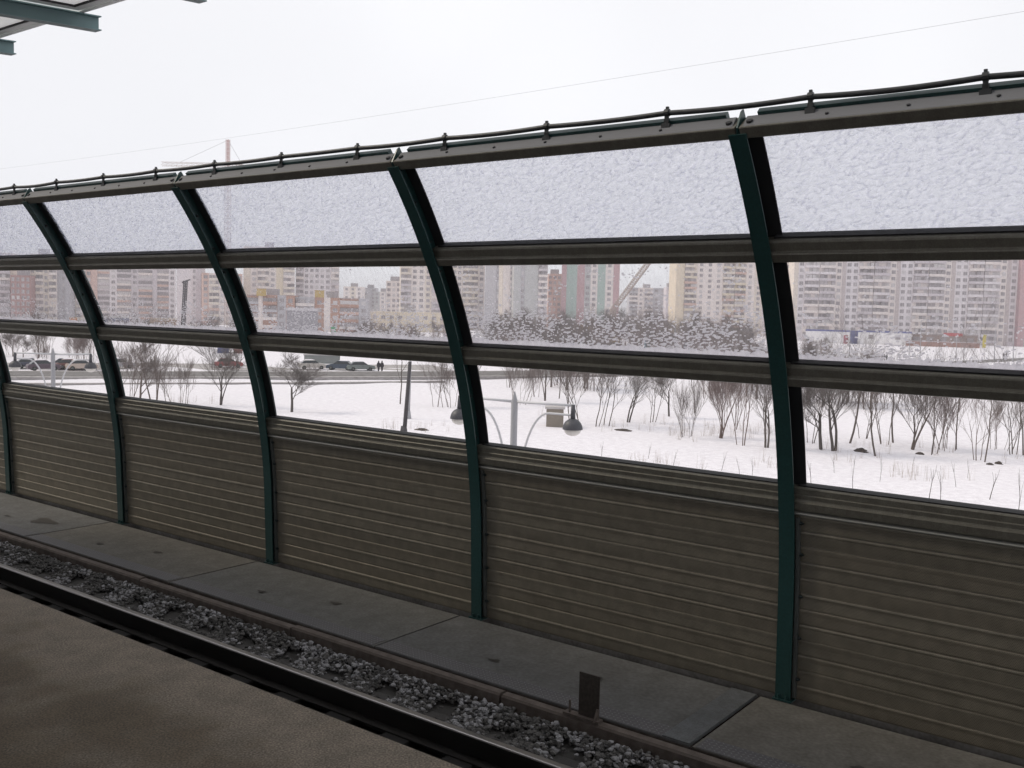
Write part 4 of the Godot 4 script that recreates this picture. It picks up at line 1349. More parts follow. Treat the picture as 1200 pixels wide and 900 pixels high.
func build_nature() -> void:
	kinds = [
		tree_meshes(101, 1, 8.0, 0.19, 0.05, 0.95, 0.25, 5),    # 0 spreading single trunk
		tree_meshes(102, 2, 8.5, 0.13, 0.10, 0.75, 0.35, 4),     # 1 forked trunk
		tree_meshes(103, 1, 9.5, 0.085, 0.05, 0.62, 0.5, 3),     # 2 slender upright
		tree_meshes(104, 8, 5.0, 0.030, 0.20, 0.50, 0.6, 3),     # 3 many-stemmed shrub
		tree_meshes(105, 3, 7.5, 0.09, 0.18, 0.55, 0.5, 4),     # 4 leaning multi-stem
		tree_meshes(106, 3, 8.0, 0.06, 0.07, 0.62, 0.45, 3),     # 5 clump of thin stems
		tree_meshes(107, 1, 2.6, 0.018, 0.02, 0.30, 0.9, 1),    # 6 sapling
	]
	plant("bare_tree", "broad bare tree beside the second post from the left", "tree", "bare trees and shrubs on the snowfield", 0, Vector3(-82.306, -7.000, -44.702), 1.00, 1.48, 1)
	plant("tree_clump", "bare clump of thin stems right of the broad tree at the left", "tree", "bare trees and shrubs on the snowfield", 5, Vector3(-82.743, -7.000, -46.674), 1.05, 0.65, 1)
	plant("shrub", "bushy bare shrub close to the second post from the left", "shrub", "bare trees and shrubs on the snowfield", 3, Vector3(-87.846, -7.000, -46.989), 1.20, 2.49, 1)
	plant("shrub", "low arching shrub between the clump and the leaning tree at the left", "shrub", "bare trees and shrubs on the snowfield", 3, Vector3(-83.556, -7.000, -49.631), 0.90, 0.97, 1)
	plant("bare_tree", "dark bare tree with leaning stems near the third post from the left", "tree", "bare trees and shrubs on the snowfield", 4, Vector3(-81.816, -7.000, -53.207), 0.85, 0.42, 3)
	plant("bare_tree", "lone spreading bare tree on open snow right of the third post from the left", "tree", "bare trees and shrubs on the snowfield", 0, Vector3(-71.192, -7.000, -53.423), 0.82, 2.52, 3)
	plant("slim_tree", "slender bare tree just left of the dark wooden pole", "tree", "bare trees and shrubs on the snowfield", 2, Vector3(-71.244, -7.000, -68.028), 0.80, 5.76, 0)
	plant("tree_clump", "small clump of bare stems left of the middle post", "tree", "bare trees and shrubs on the snowfield", 5, Vector3(-66.440, -7.000, -68.260), 0.70, 5.03, 1)
	plant("shrub", "bushy shrub hard against the middle post", "shrub", "bare trees and shrubs on the snowfield", 3, Vector3(-65.385, -7.000, -69.573), 1.10, 4.81, 1)
	plant("shrub", "shrub behind the twin-arm lamp's pole", "shrub", "bare trees and shrubs on the snowfield", 3, Vector3(-61.855, -7.000, -76.879), 1.00, 1.39, 1)
	plant("bare_tree", "dark forked tree behind the twin-arm lamp's right arm", "tree", "bare trees and shrubs on the snowfield", 4, Vector3(-62.530, -7.000, -82.256), 0.90, 3.37, 0)
	plant("tree_clump", "reddish clump behind the twin-arm lamp", "tree", "bare trees and shrubs on the snowfield", 5, Vector3(-65.792, -7.000, -84.841), 0.75, 1.74, 2)
	plant("slim_tree", "slim straight tree right of the lamp arm", "tree", "bare trees and shrubs on the snowfield", 2, Vector3(-63.454, -7.000, -86.125), 0.80, 1.08, 0)
	plant("shrub", "large fan of shrub stems right of the lamp hood", "shrub", "bare trees and shrubs on the snowfield", 3, Vector3(-46.541, -7.000, -66.358), 1.35, 0.67, 0)
	plant("bare_tree", "dark tree with a Y-shaped trunk in the middle", "tree", "bare trees and shrubs on the snowfield", 1, Vector3(-45.364, -7.000, -70.727), 0.78, 1.35, 3)
	plant("tree_clump", "clump of crooked stems right of the Y-shaped tree", "tree", "bare trees and shrubs on the snowfield", 5, Vector3(-43.751, -7.000, -72.597), 0.72, 5.82, 0)
	plant("bare_tree", "stout bare tree right of the crooked clump", "tree", "bare trees and shrubs on the snowfield", 0, Vector3(-44.885, -7.000, -77.853), 0.72, 5.21, 3)
	plant("shrub", "twiggy bush on the snow left of the red shrubs", "shrub", "bare trees and shrubs on the snowfield", 3, Vector3(-36.639, -7.000, -65.164), 0.75, 5.07, 0)
	plant("slim_tree", "thin tree far back between the stout tree and red shrubs", "tree", "bare trees and shrubs on the snowfield", 2, Vector3(-45.086, -7.000, -83.699), 0.70, 5.03, 0)
	plant("bare_tree", "reddish tree with low branches left of the nearest full post", "tree", "bare trees and shrubs on the snowfield", 4, Vector3(-34.215, -7.000, -66.257), 0.80, 1.21, 2)
	plant("shrub", "dense reddish shrub behind the reddish tree", "shrub", "bare trees and shrubs on the snowfield", 3, Vector3(-35.707, -7.000, -72.127), 1.30, 1.95, 2)
	plant("tree_clump", "reddish brown clump nearest the full post", "tree", "bare trees and shrubs on the snowfield", 5, Vector3(-31.151, -7.000, -63.690), 0.85, 3.94, 2)
	plant("bare_tree", "crooked tree hard by the left side of the nearest full post", "tree", "bare trees and shrubs on the snowfield", 1, Vector3(-29.036, -7.000, -63.907), 0.75, 4.60, 0)
	plant("bare_tree", "thick dark trunk right of the nearest full post, left of two", "tree", "bare trees and shrubs on the snowfield", 0, Vector3(-25.575, -7.000, -65.617), 1.00, 5.37, 3)
	plant("bare_tree", "thick forked trunk, right of the two near the full post", "tree", "bare trees and shrubs on the snowfield", 1, Vector3(-24.702, -7.000, -65.895), 1.00, 5.53, 3)
	plant("slim_tree", "slim tree right of the two thick trunks", "tree", "bare trees and shrubs on the snowfield", 2, Vector3(-25.186, -7.000, -70.843), 0.90, 0.54, 0)
	plant("tree_clump", "thin stems left of the two thick trunks", "tree", "bare trees and shrubs on the snowfield", 5, Vector3(-27.595, -7.000, -68.961), 0.80, 3.80, 0)
	plant("tree_clump", "faint clump of thin stems behind the soil heap", "tree", "bare trees and shrubs on the snowfield", 5, Vector3(-25.221, -7.000, -74.559), 0.70, 4.22, 0)
	plant("slim_tree", "slim slanting tree right of the soil heap", "tree", "bare trees and shrubs on the snowfield", 2, Vector3(-21.657, -7.000, -65.982), 0.95, 3.18, 0)
	plant("tree_clump", "bushy clump right of the slim slanting tree", "tree", "bare trees and shrubs on the snowfield", 5, Vector3(-22.974, -7.000, -72.512), 0.75, 1.12, 1)
	plant("slim_tree", "straight slim tree right of the bushy clump", "tree", "bare trees and shrubs on the snowfield", 2, Vector3(-22.581, -7.000, -73.660), 0.85, 2.97, 0)
	plant("bare_tree", "bare tree with two straight stems in the right bay", "tree", "bare trees and shrubs on the snowfield", 4, Vector3(-20.784, -7.000, -71.388), 0.75, 0.56, 0)
	plant("tree_clump", "dense clump of dark stems in the middle of the right bay", "tree", "bare trees and shrubs on the snowfield", 5, Vector3(-18.714, -7.000, -70.325), 0.95, 5.87, 0)
	plant("shrub", "reddish shrub right of the dense dark clump", "shrub", "bare trees and shrubs on the snowfield", 3, Vector3(-18.862, -7.000, -73.439), 1.10, 5.44, 2)
	plant("slim_tree", "tall slim tree right of the reddish shrub", "tree", "bare trees and shrubs on the snowfield", 2, Vector3(-18.017, -7.000, -74.341), 0.95, 3.44, 0)
	plant("tree_clump", "reddish clump nearer than its neighbours at the right", "tree", "bare trees and shrubs on the snowfield", 5, Vector3(-15.517, -7.000, -69.439), 0.70, 1.89, 2)
	plant("slim_tree", "slim pale tree beside the nearer reddish clump", "tree", "bare trees and shrubs on the snowfield", 2, Vector3(-14.903, -7.000, -68.929), 0.75, 5.71, 1)
	plant("shrub", "pale shrub far right behind the slim pale tree", "shrub", "bare trees and shrubs on the snowfield", 3, Vector3(-15.671, -7.000, -78.232), 0.90, 3.59, 1)
	plant("tree_clump", "clump of stems close to the right edge", "tree", "bare trees and shrubs on the snowfield", 5, Vector3(-14.190, -7.000, -75.106), 0.90, 5.54, 0)
	plant("slim_tree", "slim tree cut by the right edge", "tree", "bare trees and shrubs on the snowfield", 2, Vector3(-13.504, -7.000, -75.193), 0.90, 5.33, 0)
	plant("sapling", "thin young sapling on open snow left of the nearest full post, first from the left", "sapling", "saplings on the open snow", 6, Vector3(-34.422, -7.000, -48.647), 0.95, 3.19, 3)
	plant("sapling", "thin young sapling on open snow left of the nearest full post, second from the left", "sapling", "saplings on the open snow", 6, Vector3(-32.947, -7.000, -52.374), 0.80, 2.60, 3)
	plant("sapling", "thin young sapling on open snow left of the nearest full post, third from the left", "sapling", "saplings on the open snow", 6, Vector3(-28.907, -7.000, -48.340), 1.00, 3.76, 3)
	plant("sapling", "thin young sapling on open snow left of the nearest full post, fourth from the left", "sapling", "saplings on the open snow", 6, Vector3(-26.960, -7.000, -51.275), 0.80, 2.71, 3)
	plant("sapling", "thin young sapling on open snow left of the nearest full post, fifth from the left", "sapling", "saplings on the open snow", 6, Vector3(-25.074, -7.000, -49.947), 0.75, 1.01, 3)
	plant("sapling", "thin young sapling on open snow left of the nearest full post, sixth from the left", "sapling", "saplings on the open snow", 6, Vector3(-24.393, -7.000, -50.192), 0.90, 1.92, 3)
	plant("sapling", "thin young sapling on open snow right of the nearest full post, first from the left", "sapling", "saplings on the open snow", 6, Vector3(-24.668, -7.000, -55.100), 0.60, 5.10, 3)
	plant("sapling", "thin young sapling on open snow right of the nearest full post, second from the left", "sapling", "saplings on the open snow", 6, Vector3(-20.943, -7.000, -51.082), 0.90, 0.27, 3)
	plant("sapling", "thin young sapling on open snow right of the nearest full post, third from the left", "sapling", "saplings on the open snow", 6, Vector3(-21.272, -7.000, -56.117), 0.70, 0.29, 3)
	plant("sapling", "thin young sapling on open snow right of the nearest full post, fourth from the left", "sapling", "saplings on the open snow", 6, Vector3(-18.193, -7.000, -50.223), 1.10, 3.93, 3)
	plant("sapling", "thin young sapling on open snow right of the nearest full post, fifth from the left", "sapling", "saplings on the open snow", 6, Vector3(-18.023, -7.000, -54.856), 0.90, 1.76, 3)
	plant("sapling", "thin young sapling on open snow right of the nearest full post, sixth from the left", "sapling", "saplings on the open snow", 6, Vector3(-17.680, -7.000, -60.757), 0.60, 3.36, 3)
	plant("sapling", "thin young sapling on open snow right of the nearest full post, seventh from the left", "sapling", "saplings on the open snow", 6, Vector3(-13.843, -7.000, -49.476), 1.20, 2.96, 3)
	plant("sapling", "thin young sapling on open snow right of the nearest full post, eighth from the left", "sapling", "saplings on the open snow", 6, Vector3(-13.210, -7.000, -49.425), 1.25, 2.15, 3)
	plant("sapling", "thin young sapling on open snow right of the nearest full post, ninth from the left", "sapling", "saplings on the open snow", 6, Vector3(-13.784, -7.000, -55.765), 0.85, 6.26, 3)
	plant("sapling", "thin young sapling on open snow right of the nearest full post, tenth from the left", "sapling", "saplings on the open snow", 6, Vector3(-14.113, -7.000, -60.114), 0.70, 1.23, 3)
	plant("sapling", "thin young sapling on open snow right of the nearest full post, eleventh from the left", "sapling", "saplings on the open snow", 6, Vector3(-11.396, -7.000, -52.540), 1.30, 2.59, 3)
	plant("sapling", "thin young sapling on open snow right of the nearest full post, twelfth from the left", "sapling", "saplings on the open snow", 6, Vector3(-9.380, -7.000, -49.657), 1.40, 1.27, 3)
	# the bare wood between the snowfield and the blocks
	for kind in 3:
		var mm := MultiMesh.new()
		mm.transform_format = MultiMesh.TRANSFORM_3D
		var parts: Array = kinds[[5, 0, 3][kind]]
		var both := ArrayMesh.new()
		for p in parts: both.add_surface_from_arrays(Mesh.PRIMITIVE_TRIANGLES, p.surface_get_arrays(0))
		mm.mesh = both
		var list: Array[Transform3D] = []
		for w in WOOD:
			var r := RandomNumberGenerator.new()
			r.seed = int(w[0] * 7.0) + kind
			for i in int(w[6]):
				var u := r.randf()
				var v := r.randf()
				var a := Vector2(w[0], w[1]).lerp(Vector2(w[2], w[3]), u)
				var back := Vector2(w[4], w[5]) * v
				var s := r.randf_range(0.7, 1.35) * float(w[7])
				list.append(Transform3D(Basis(Vector3.UP, r.randf() * TAU).scaled(Vector3(s, s * r.randf_range(0.8, 1.15), s)), Vector3(a.x + back.x, GROUND, a.y + back.y)))
		mm.instance_count = list.size()
		for i in list.size(): mm.set_instance_transform(i, list[i])
		var mi := MultiMeshInstance3D.new()
		mi.multimesh = mm
		mi.material_override = M["twig_%d" % [1, 0, 2][kind]]
		attach(mi, "bare_wood", self)
		tag(mi, ["clumped bare wood massed in front of the distant blocks", "spreading bare treetops massed in front of the distant blocks", "low reddish scrub massed in front of the distant blocks"][kind], "woodland", "", "stuff")
	# dry weeds poking through the snow
	var weed := start()
	var wr := RandomNumberGenerator.new()
	wr.seed = 8
	for i in 7:
		var p := Vector3(wr.randf_range(-0.2, 0.2), -0.05, wr.randf_range(-0.2, 0.2))
		tube(weed, p, p + Vector3(wr.randf_range(-0.18, 0.18), wr.randf_range(0.4, 0.95), wr.randf_range(-0.18, 0.18)), 0.006, 0.003, 3)
	var wmm := MultiMesh.new()
	wmm.transform_format = MultiMesh.TRANSFORM_3D
	wmm.mesh = to_mesh(weed)
	var wl: Array[Transform3D] = []
	for w in WEEDS:
		for i in int(w[3]):
			wl.append(Transform3D(Basis(Vector3.UP, wr.randf() * TAU).scaled(Vector3.ONE * wr.randf_range(0.5, 1.2)), Vector3(w[0] + wr.randfn() * w[2], GROUND, w[1] + wr.randfn() * w[2])))
	wmm.instance_count = wl.size()
	for i in wl.size(): wmm.set_instance_transform(i, wl[i])
	var wmi := MultiMeshInstance3D.new()
	wmi.multimesh = wmm
	wmi.material_override = M["weed"]
	attach(wmi, "dry_weeds", self)
	tag(wmi, "dry brown weeds poking through the snow between the trees", "weeds", "", "stuff")
	for m in MOUNDS:
		var st := start()
		var mr := RandomNumberGenerator.new()
		mr.seed = int(m[0] * 10.0)
		var rows := 6
		var ring := []
		for j in rows + 1:
			var line := []
			var el := PI * 0.5 * j / rows
			for i in 12:
				var az := TAU * i / 12.0
				var rr: float = m[2] * cos(el) * mr.randf_range(0.75, 1.2)
				line.append(Vector3(cos(az) * rr, m[3] * sin(el) * mr.randf_range(0.8, 1.2) - 0.12, sin(az) * rr * 0.6))
			ring.append(line)
		for j in rows:
			for i in 12:
				quad(st, ring[j][i], ring[j + 1][i], ring[j + 1][(i + 1) % 12], ring[j][(i + 1) % 12])
		var o := obj(st, M["soil"], "soil_heap", self)
		o.position = Vector3(m[0], GROUND, m[1])
		tag(o, m[4], "soil heap", "heaps of dark soil on the snow")

# ================================================================================================================
# street furniture, vehicles, people
# ================================================================================================================
func arm_lamp(at: Vector3, top: float, span: float, turn: float, label: String) -> void:
	var o := thing("street_lamp", at, label, "street lamp", "twin-arm street lamps")
	o.rotation.y = turn
	var h := top - at.y
	var st := start(true)
	tube(st, Vector3(0, -0.2, 0), Vector3(0, h * 0.5, 0), 0.105, 0.095, 12)
	tube(st, Vector3(0, h * 0.5, 0), Vector3(0, h - 0.1, 0), 0.095, 0.085, 12)
	tube(st, Vector3(0, h - 0.1, 0), Vector3(0, h + 0.16, 0), 0.085, 0.012, 12)
	obj(st, M["pole_grey"], "pole", o)
	for s in [-1.0, 1.0]:
		st = start(true)
		tube(st, Vector3(0, h - 0.10, 0), Vector3(s * span, h - 0.08, 0), 0.036, 0.032, 8, true)
		obj(st, M["lamp_arm"], "arm", o)
		st = start(true)
		var prev := Vector3(s * 0.20, h - 2.45, 0)
		tube(st, Vector3(s * 0.10, h - 3.6, 0), prev, 0.03, 0.03, 6)
		for i in range(1, 13):
			var a := PI * 0.5 * i / 12.0
			var q := Vector3(s * (0.20 + 0.82 * (1.0 - cos(a))), h - 2.45 + 2.13 * sin(a), 0)
			tube(st, prev, q, 0.03, 0.03, 6)
			prev = q
		tube(st, prev, Vector3(s * (span - 0.08), h - 0.32, 0), 0.03, 0.03, 6)
		obj(st, M["lamp_arm"], "brace", o)
		st = start(true)
		tube(st, Vector3(s * (span - 0.03), h - 0.06, 0), Vector3(s * (span - 0.03), h - 0.44, 0), 0.05, 0.07, 8, true)
		for i in 8:
			var a0 := PI * 0.5 * i / 8.0
			var a1 := PI * 0.5 * (i + 1) / 8.0
			tube(st, Vector3(s * (span - 0.03), h - 0.67 + 0.27 * cos(a0), 0), Vector3(s * (span - 0.03), h - 0.67 + 0.27 * cos(a1), 0), 0.01 + 0.24 * sin(a0), 0.01 + 0.24 * sin(a1), 16)
		var hd := obj(st, M["lamp_dome"], "lamp_hood", o)
		st = start(true)
		for i in 6:
			var a0 := PI * 0.5 * i / 6.0
			var a1 := PI * 0.5 * (i + 1) / 6.0
			tube(st, Vector3(s * (span - 0.03), h - 0.675 - 0.16 * sin(a0), 0), Vector3(s * (span - 0.03), h - 0.675 - 0.16 * sin(a1), 0), 0.21 * cos(a0), 0.21 * cos(a1) + 0.002, 14)
		obj(st, M["lamp_glass"], "diffuser", hd)

func car(at: Vector3, turn: float, c: Array, label: String) -> void:
	var o := thing("parked_car", at, label, "car", "cars by the road")
	o.rotation.y = turn
	var body := start()
	loft_side(body, [[-2.1, 0.28], [-2.15, 0.62], [-2.02, 0.88], [-1.1, 0.97], [1.15, 0.97], [2.0, 0.80], [2.12, 0.55], [2.08, 0.28]], 0.84, 0.80)
	var bo := obj(body, paint(c[0], c[1], c[2], 0.4), "body", o)
	var cab := start()
	loft_side(cab, [[-1.75, 0.95], [-1.25, 1.38], [0.35, 1.43], [1.05, 0.95]], 0.76, 0.62)
	obj(cab, M["car_glass"], "windows", o)
	var rf := start()
	loft_side(rf, [[-1.28, 1.37], [-1.1, 1.45], [0.25, 1.47], [0.42, 1.40]], 0.66, 0.60)
	obj(rf, paint(c[0], c[1], c[2], 0.4), "roof", o)
	var sn := start()
	loft_side(sn, [[-1.15, 1.45], [-0.9, 1.53], [0.1, 1.53], [0.25, 1.46]], 0.58, 0.52)
	obj(sn, M["snow_ground"], "snow_cap", o)
	for x in [-1.3, 1.32]:
		for z in [-0.78, 0.78]:
			var w := start(true)
			tube(w, Vector3(x, 0.31, z - 0.09), Vector3(x, 0.31, z + 0.09), 0.31, 0.31, 14, true)
			var wn := obj(w, M["tyre"], "wheel", o)
			w = start(true)
			tube(w, Vector3(x, 0.31, z - 0.098), Vector3(x, 0.31, z + 0.098), 0.17, 0.17, 10, true)
			obj(w, M["clamp_steel"], "rim", wn)
	for z in [-0.6, 0.6]:
		var l := start()
		box(l, Vector3(2.06, 0.58, z - 0.15), Vector3(2.13, 0.74, z + 0.15))
		obj(l, M["glass_light"], "headlight", o)

# a side outline (x, y) given from back-bottom over the top to front-bottom, closed below, w0 half width low, w1 high
func loft_side(st: SurfaceTool, pts: Array, w0: float, w1: float) -> void:
	var lo := 1e9
	var hi := -1e9
	for p in pts:
		lo = minf(lo, p[1])
		hi = maxf(hi, p[1])
	var l := []
	var r := []
	for p in pts:
		var w := lerpf(w0, w1, (p[1] - lo) / (hi - lo))
		l.append(Vector3(p[0], p[1], -w))
		r.append(Vector3(p[0], p[1], w))
	var n := pts.size()
	for i in n:
		var j := (i + 1) % n
		quad(st, l[i], r[i], r[j], l[j])
	for i in range(1, n - 1):
		tri(st, r[0], r[i + 1], r[i])
		tri(st, l[0], l[i], l[i + 1])

# A standing or walking figure: bones with radii, joined by a smooth minimum, meshed as surface nets
func figure_mesh(stride: float) -> ArrayMesh:
	var bones := [
		[Vector3(0, 1.02, 0), Vector3(0, 1.40, 0), 0.155, 0.185], [Vector3(0, 1.40, 0), Vector3(0, 1.56, 0), 0.10, 0.06],
		[Vector3(0, 1.64, 0.01), Vector3(0, 1.72, 0.0), 0.105, 0.10], [Vector3(0, 0.80, 0), Vector3(0, 1.05, 0), 0.19, 0.16],
		[Vector3(-0.10, 0.92, 0), Vector3(-0.11, 0.50, stride * 0.5), 0.095, 0.07], [Vector3(-0.11, 0.50, stride * 0.5), Vector3(-0.11, 0.08, stride * 0.8), 0.07, 0.05], [Vector3(-0.11, 0.05, stride * 0.8), Vector3(-0.12, 0.04, stride * 0.8 + 0.17), 0.05, 0.04],
		[Vector3(0.10, 0.92, 0), Vector3(0.11, 0.50, -stride * 0.2), 0.095, 0.07], [Vector3(0.11, 0.50, -stride * 0.2), Vector3(0.11, 0.08, -stride * 0.8), 0.07, 0.05], [Vector3(0.11, 0.05, -stride * 0.8), Vector3(0.12, 0.04, -stride * 0.8 + 0.17), 0.05, 0.04],
		[Vector3(-0.19, 1.42, 0), Vector3(-0.25, 1.14, -stride * 0.3), 0.065, 0.055], [Vector3(-0.25, 1.14, -stride * 0.3), Vector3(-0.24, 0.88, 0.05), 0.05, 0.04],
		[Vector3(0.19, 1.42, 0), Vector3(0.25, 1.14, stride * 0.3), 0.065, 0.055], [Vector3(0.25, 1.14, stride * 0.3), Vector3(0.24, 0.88, 0.08), 0.05, 0.04]]
	var cell := 0.04
	var nx := 18
	var ny := 47
	var nz := 22
	var org := Vector3(-0.36, -0.03, -0.44)
	var val := PackedFloat32Array()
	val.resize(nx * ny * nz)
	for i in nx:
		for j in ny:
			for k in nz:
				var p := org + Vector3(i, j, k) * cell
				var d := 9.0
				for b in bones:
					var ab: Vector3 = b[1] - b[0]
					var t := clampf((p - b[0]).dot(ab) / ab.length_squared(), 0.0, 1.0)
					var e: float = (p - b[0] - ab * t).length() - lerpf(b[2], b[3], t)
					var h := maxf(0.05 - absf(d - e), 0.0) / 0.05
					d = minf(d, e) - h * h * 0.0125
				val[(i * ny + j) * nz + k] = d
	var ids := {}
	var vs := []
	for i in nx - 1:
		for j in ny - 1:
			for k in nz - 1:
				var sum := Vector3.ZERO
				var cnt := 0
				var c := []
				for a in 8: c.append(val[((i + (a & 1)) * ny + j + ((a >> 1) & 1)) * nz + k + (a >> 2)])
				for e in [[0, 1], [2, 3], [4, 5], [6, 7], [0, 2], [1, 3], [4, 6], [5, 7], [0, 4], [1, 5], [2, 6], [3, 7]]:
					if (c[e[0]] < 0.0) != (c[e[1]] < 0.0):
						var t: float = c[e[0]] / (c[e[0]] - c[e[1]])
						var pa := Vector3(e[0] & 1, (e[0] >> 1) & 1, e[0] >> 2)
						var pb := Vector3(e[1] & 1, (e[1] >> 1) & 1, e[1] >> 2)
						sum += pa.lerp(pb, t)
						cnt += 1
				if cnt > 0:
					ids[Vector3i(i, j, k)] = vs.size()
					vs.append(org + (Vector3(i, j, k) + sum / cnt) * cell)
	var st := start(true)
	for key in ids:
		var c: Vector3i = key
		for ax in 3:
			var u: Vector3i = [Vector3i(0, 1, 0), Vector3i(0, 0, 1), Vector3i(1, 0, 0)][ax]
			var v: Vector3i = [Vector3i(0, 0, 1), Vector3i(1, 0, 0), Vector3i(0, 1, 0)][ax]
			var w: Vector3i = [Vector3i(1, 0, 0), Vector3i(0, 1, 0), Vector3i(0, 0, 1)][ax]
			var a := val[(c.x * ny + c.y) * nz + c.z]
			var e := c + w
			if e.x >= nx or e.y >= ny or e.z >= nz: continue
			var b := val[(e.x * ny + e.y) * nz + e.z]
			if (a < 0.0) == (b < 0.0): continue
			if not (ids.has(c - u) and ids.has(c - v) and ids.has(c - u - v)): continue
			var q := [vs[ids[c]], vs[ids[c - u]], vs[ids[c - u - v]], vs[ids[c - v]]]
			if a < 0.0: quad(st, q[0], q[1], q[2], q[3])
			else: quad(st, q[3], q[2], q[1], q[0])
	return to_mesh(st)

var figures := []

func person(at: Vector3, turn: float, pose: int, c: Array, label: String) -> void:
	if figures.is_empty(): figures = [figure_mesh(0.0), figure_mesh(0.22)]
	var o := inst(figures[pose], paint(c[0], c[1], c[2]), "person", self)
	o.position = at
	o.rotation.y = turn
	tag(o, label, "person")

func crate_box(called: String, category: String, label: String, at: Vector3, turn: float, size: Vector3, c: Array, roof: Array, windows := 0, door := [], group := "") -> Node3D:
	var o := thing(called, at, label, category, group)
	o.rotation.y = turn
	var st := start()
	box(st, Vector3(-size.x * 0.5, -0.1, -size.z * 0.5), Vector3(size.x * 0.5, size.y, size.z * 0.5))
	obj(st, paint(c[0], c[1], c[2]), "wall", o)
	st = start()
	box(st, Vector3(-size.x * 0.5 - 0.12, size.y, -size.z * 0.5 - 0.12), Vector3(size.x * 0.5 + 0.12, size.y + 0.12 * size.y, size.z * 0.5 + 0.12))
	obj(st, paint(roof[0], roof[1], roof[2]), "roof", o)
	for i in windows:
		st = start()
		var cx := size.x * ((i + 0.5) / windows - 0.5)
		box(st, Vector3(cx - size.x * 0.05, size.y * 0.45, size.z * 0.5), Vector3(cx + size.x * 0.05, size.y * 0.8, size.z * 0.5 + 0.05))
		obj(st, M["glass_dark"], "window", o)
	if door.size() > 0:
		st = start()
		box(st, Vector3(size.x * door[3], 0.0, size.z * 0.5), Vector3(size.x * door[3] + minf(1.6, size.x * 0.4), size.y * 0.72, size.z * 0.5 + 0.08))
		obj(st, paint(door[0], door[1], door[2]), "door", o)
	return o

func plain_pole(called: String, category: String, label: String, at: Vector3, top: Vector3, r0: float, r1: float, m: Material, head := false, group := "") -> void:
	var o := thing(called, at, label, category, group)
	var st := start(true)
	tube(st, Vector3(0, -0.3, 0), top - at, r0, r1, 8, true)
	obj(st, m, "pole", o)
	st = start(true)
	tube(st, Vector3(0, -0.1, 0), Vector3(0, 0.9, 0), r0 * 2.2, r0 * 1.25, 8, true)
	obj(st, m, "base", o)
	if head:
		st = start(true)
		var q := top - at
		tube(st, q, q + Vector3(1.2, 0.35, 0), 0.05, 0.045, 5)
		tube(st, q + Vector3(1.1, 0.33, 0), q + Vector3(1.75, 0.42, 0), 0.10, 0.13, 6, true)
		obj(st, m, "lamp_head", o)

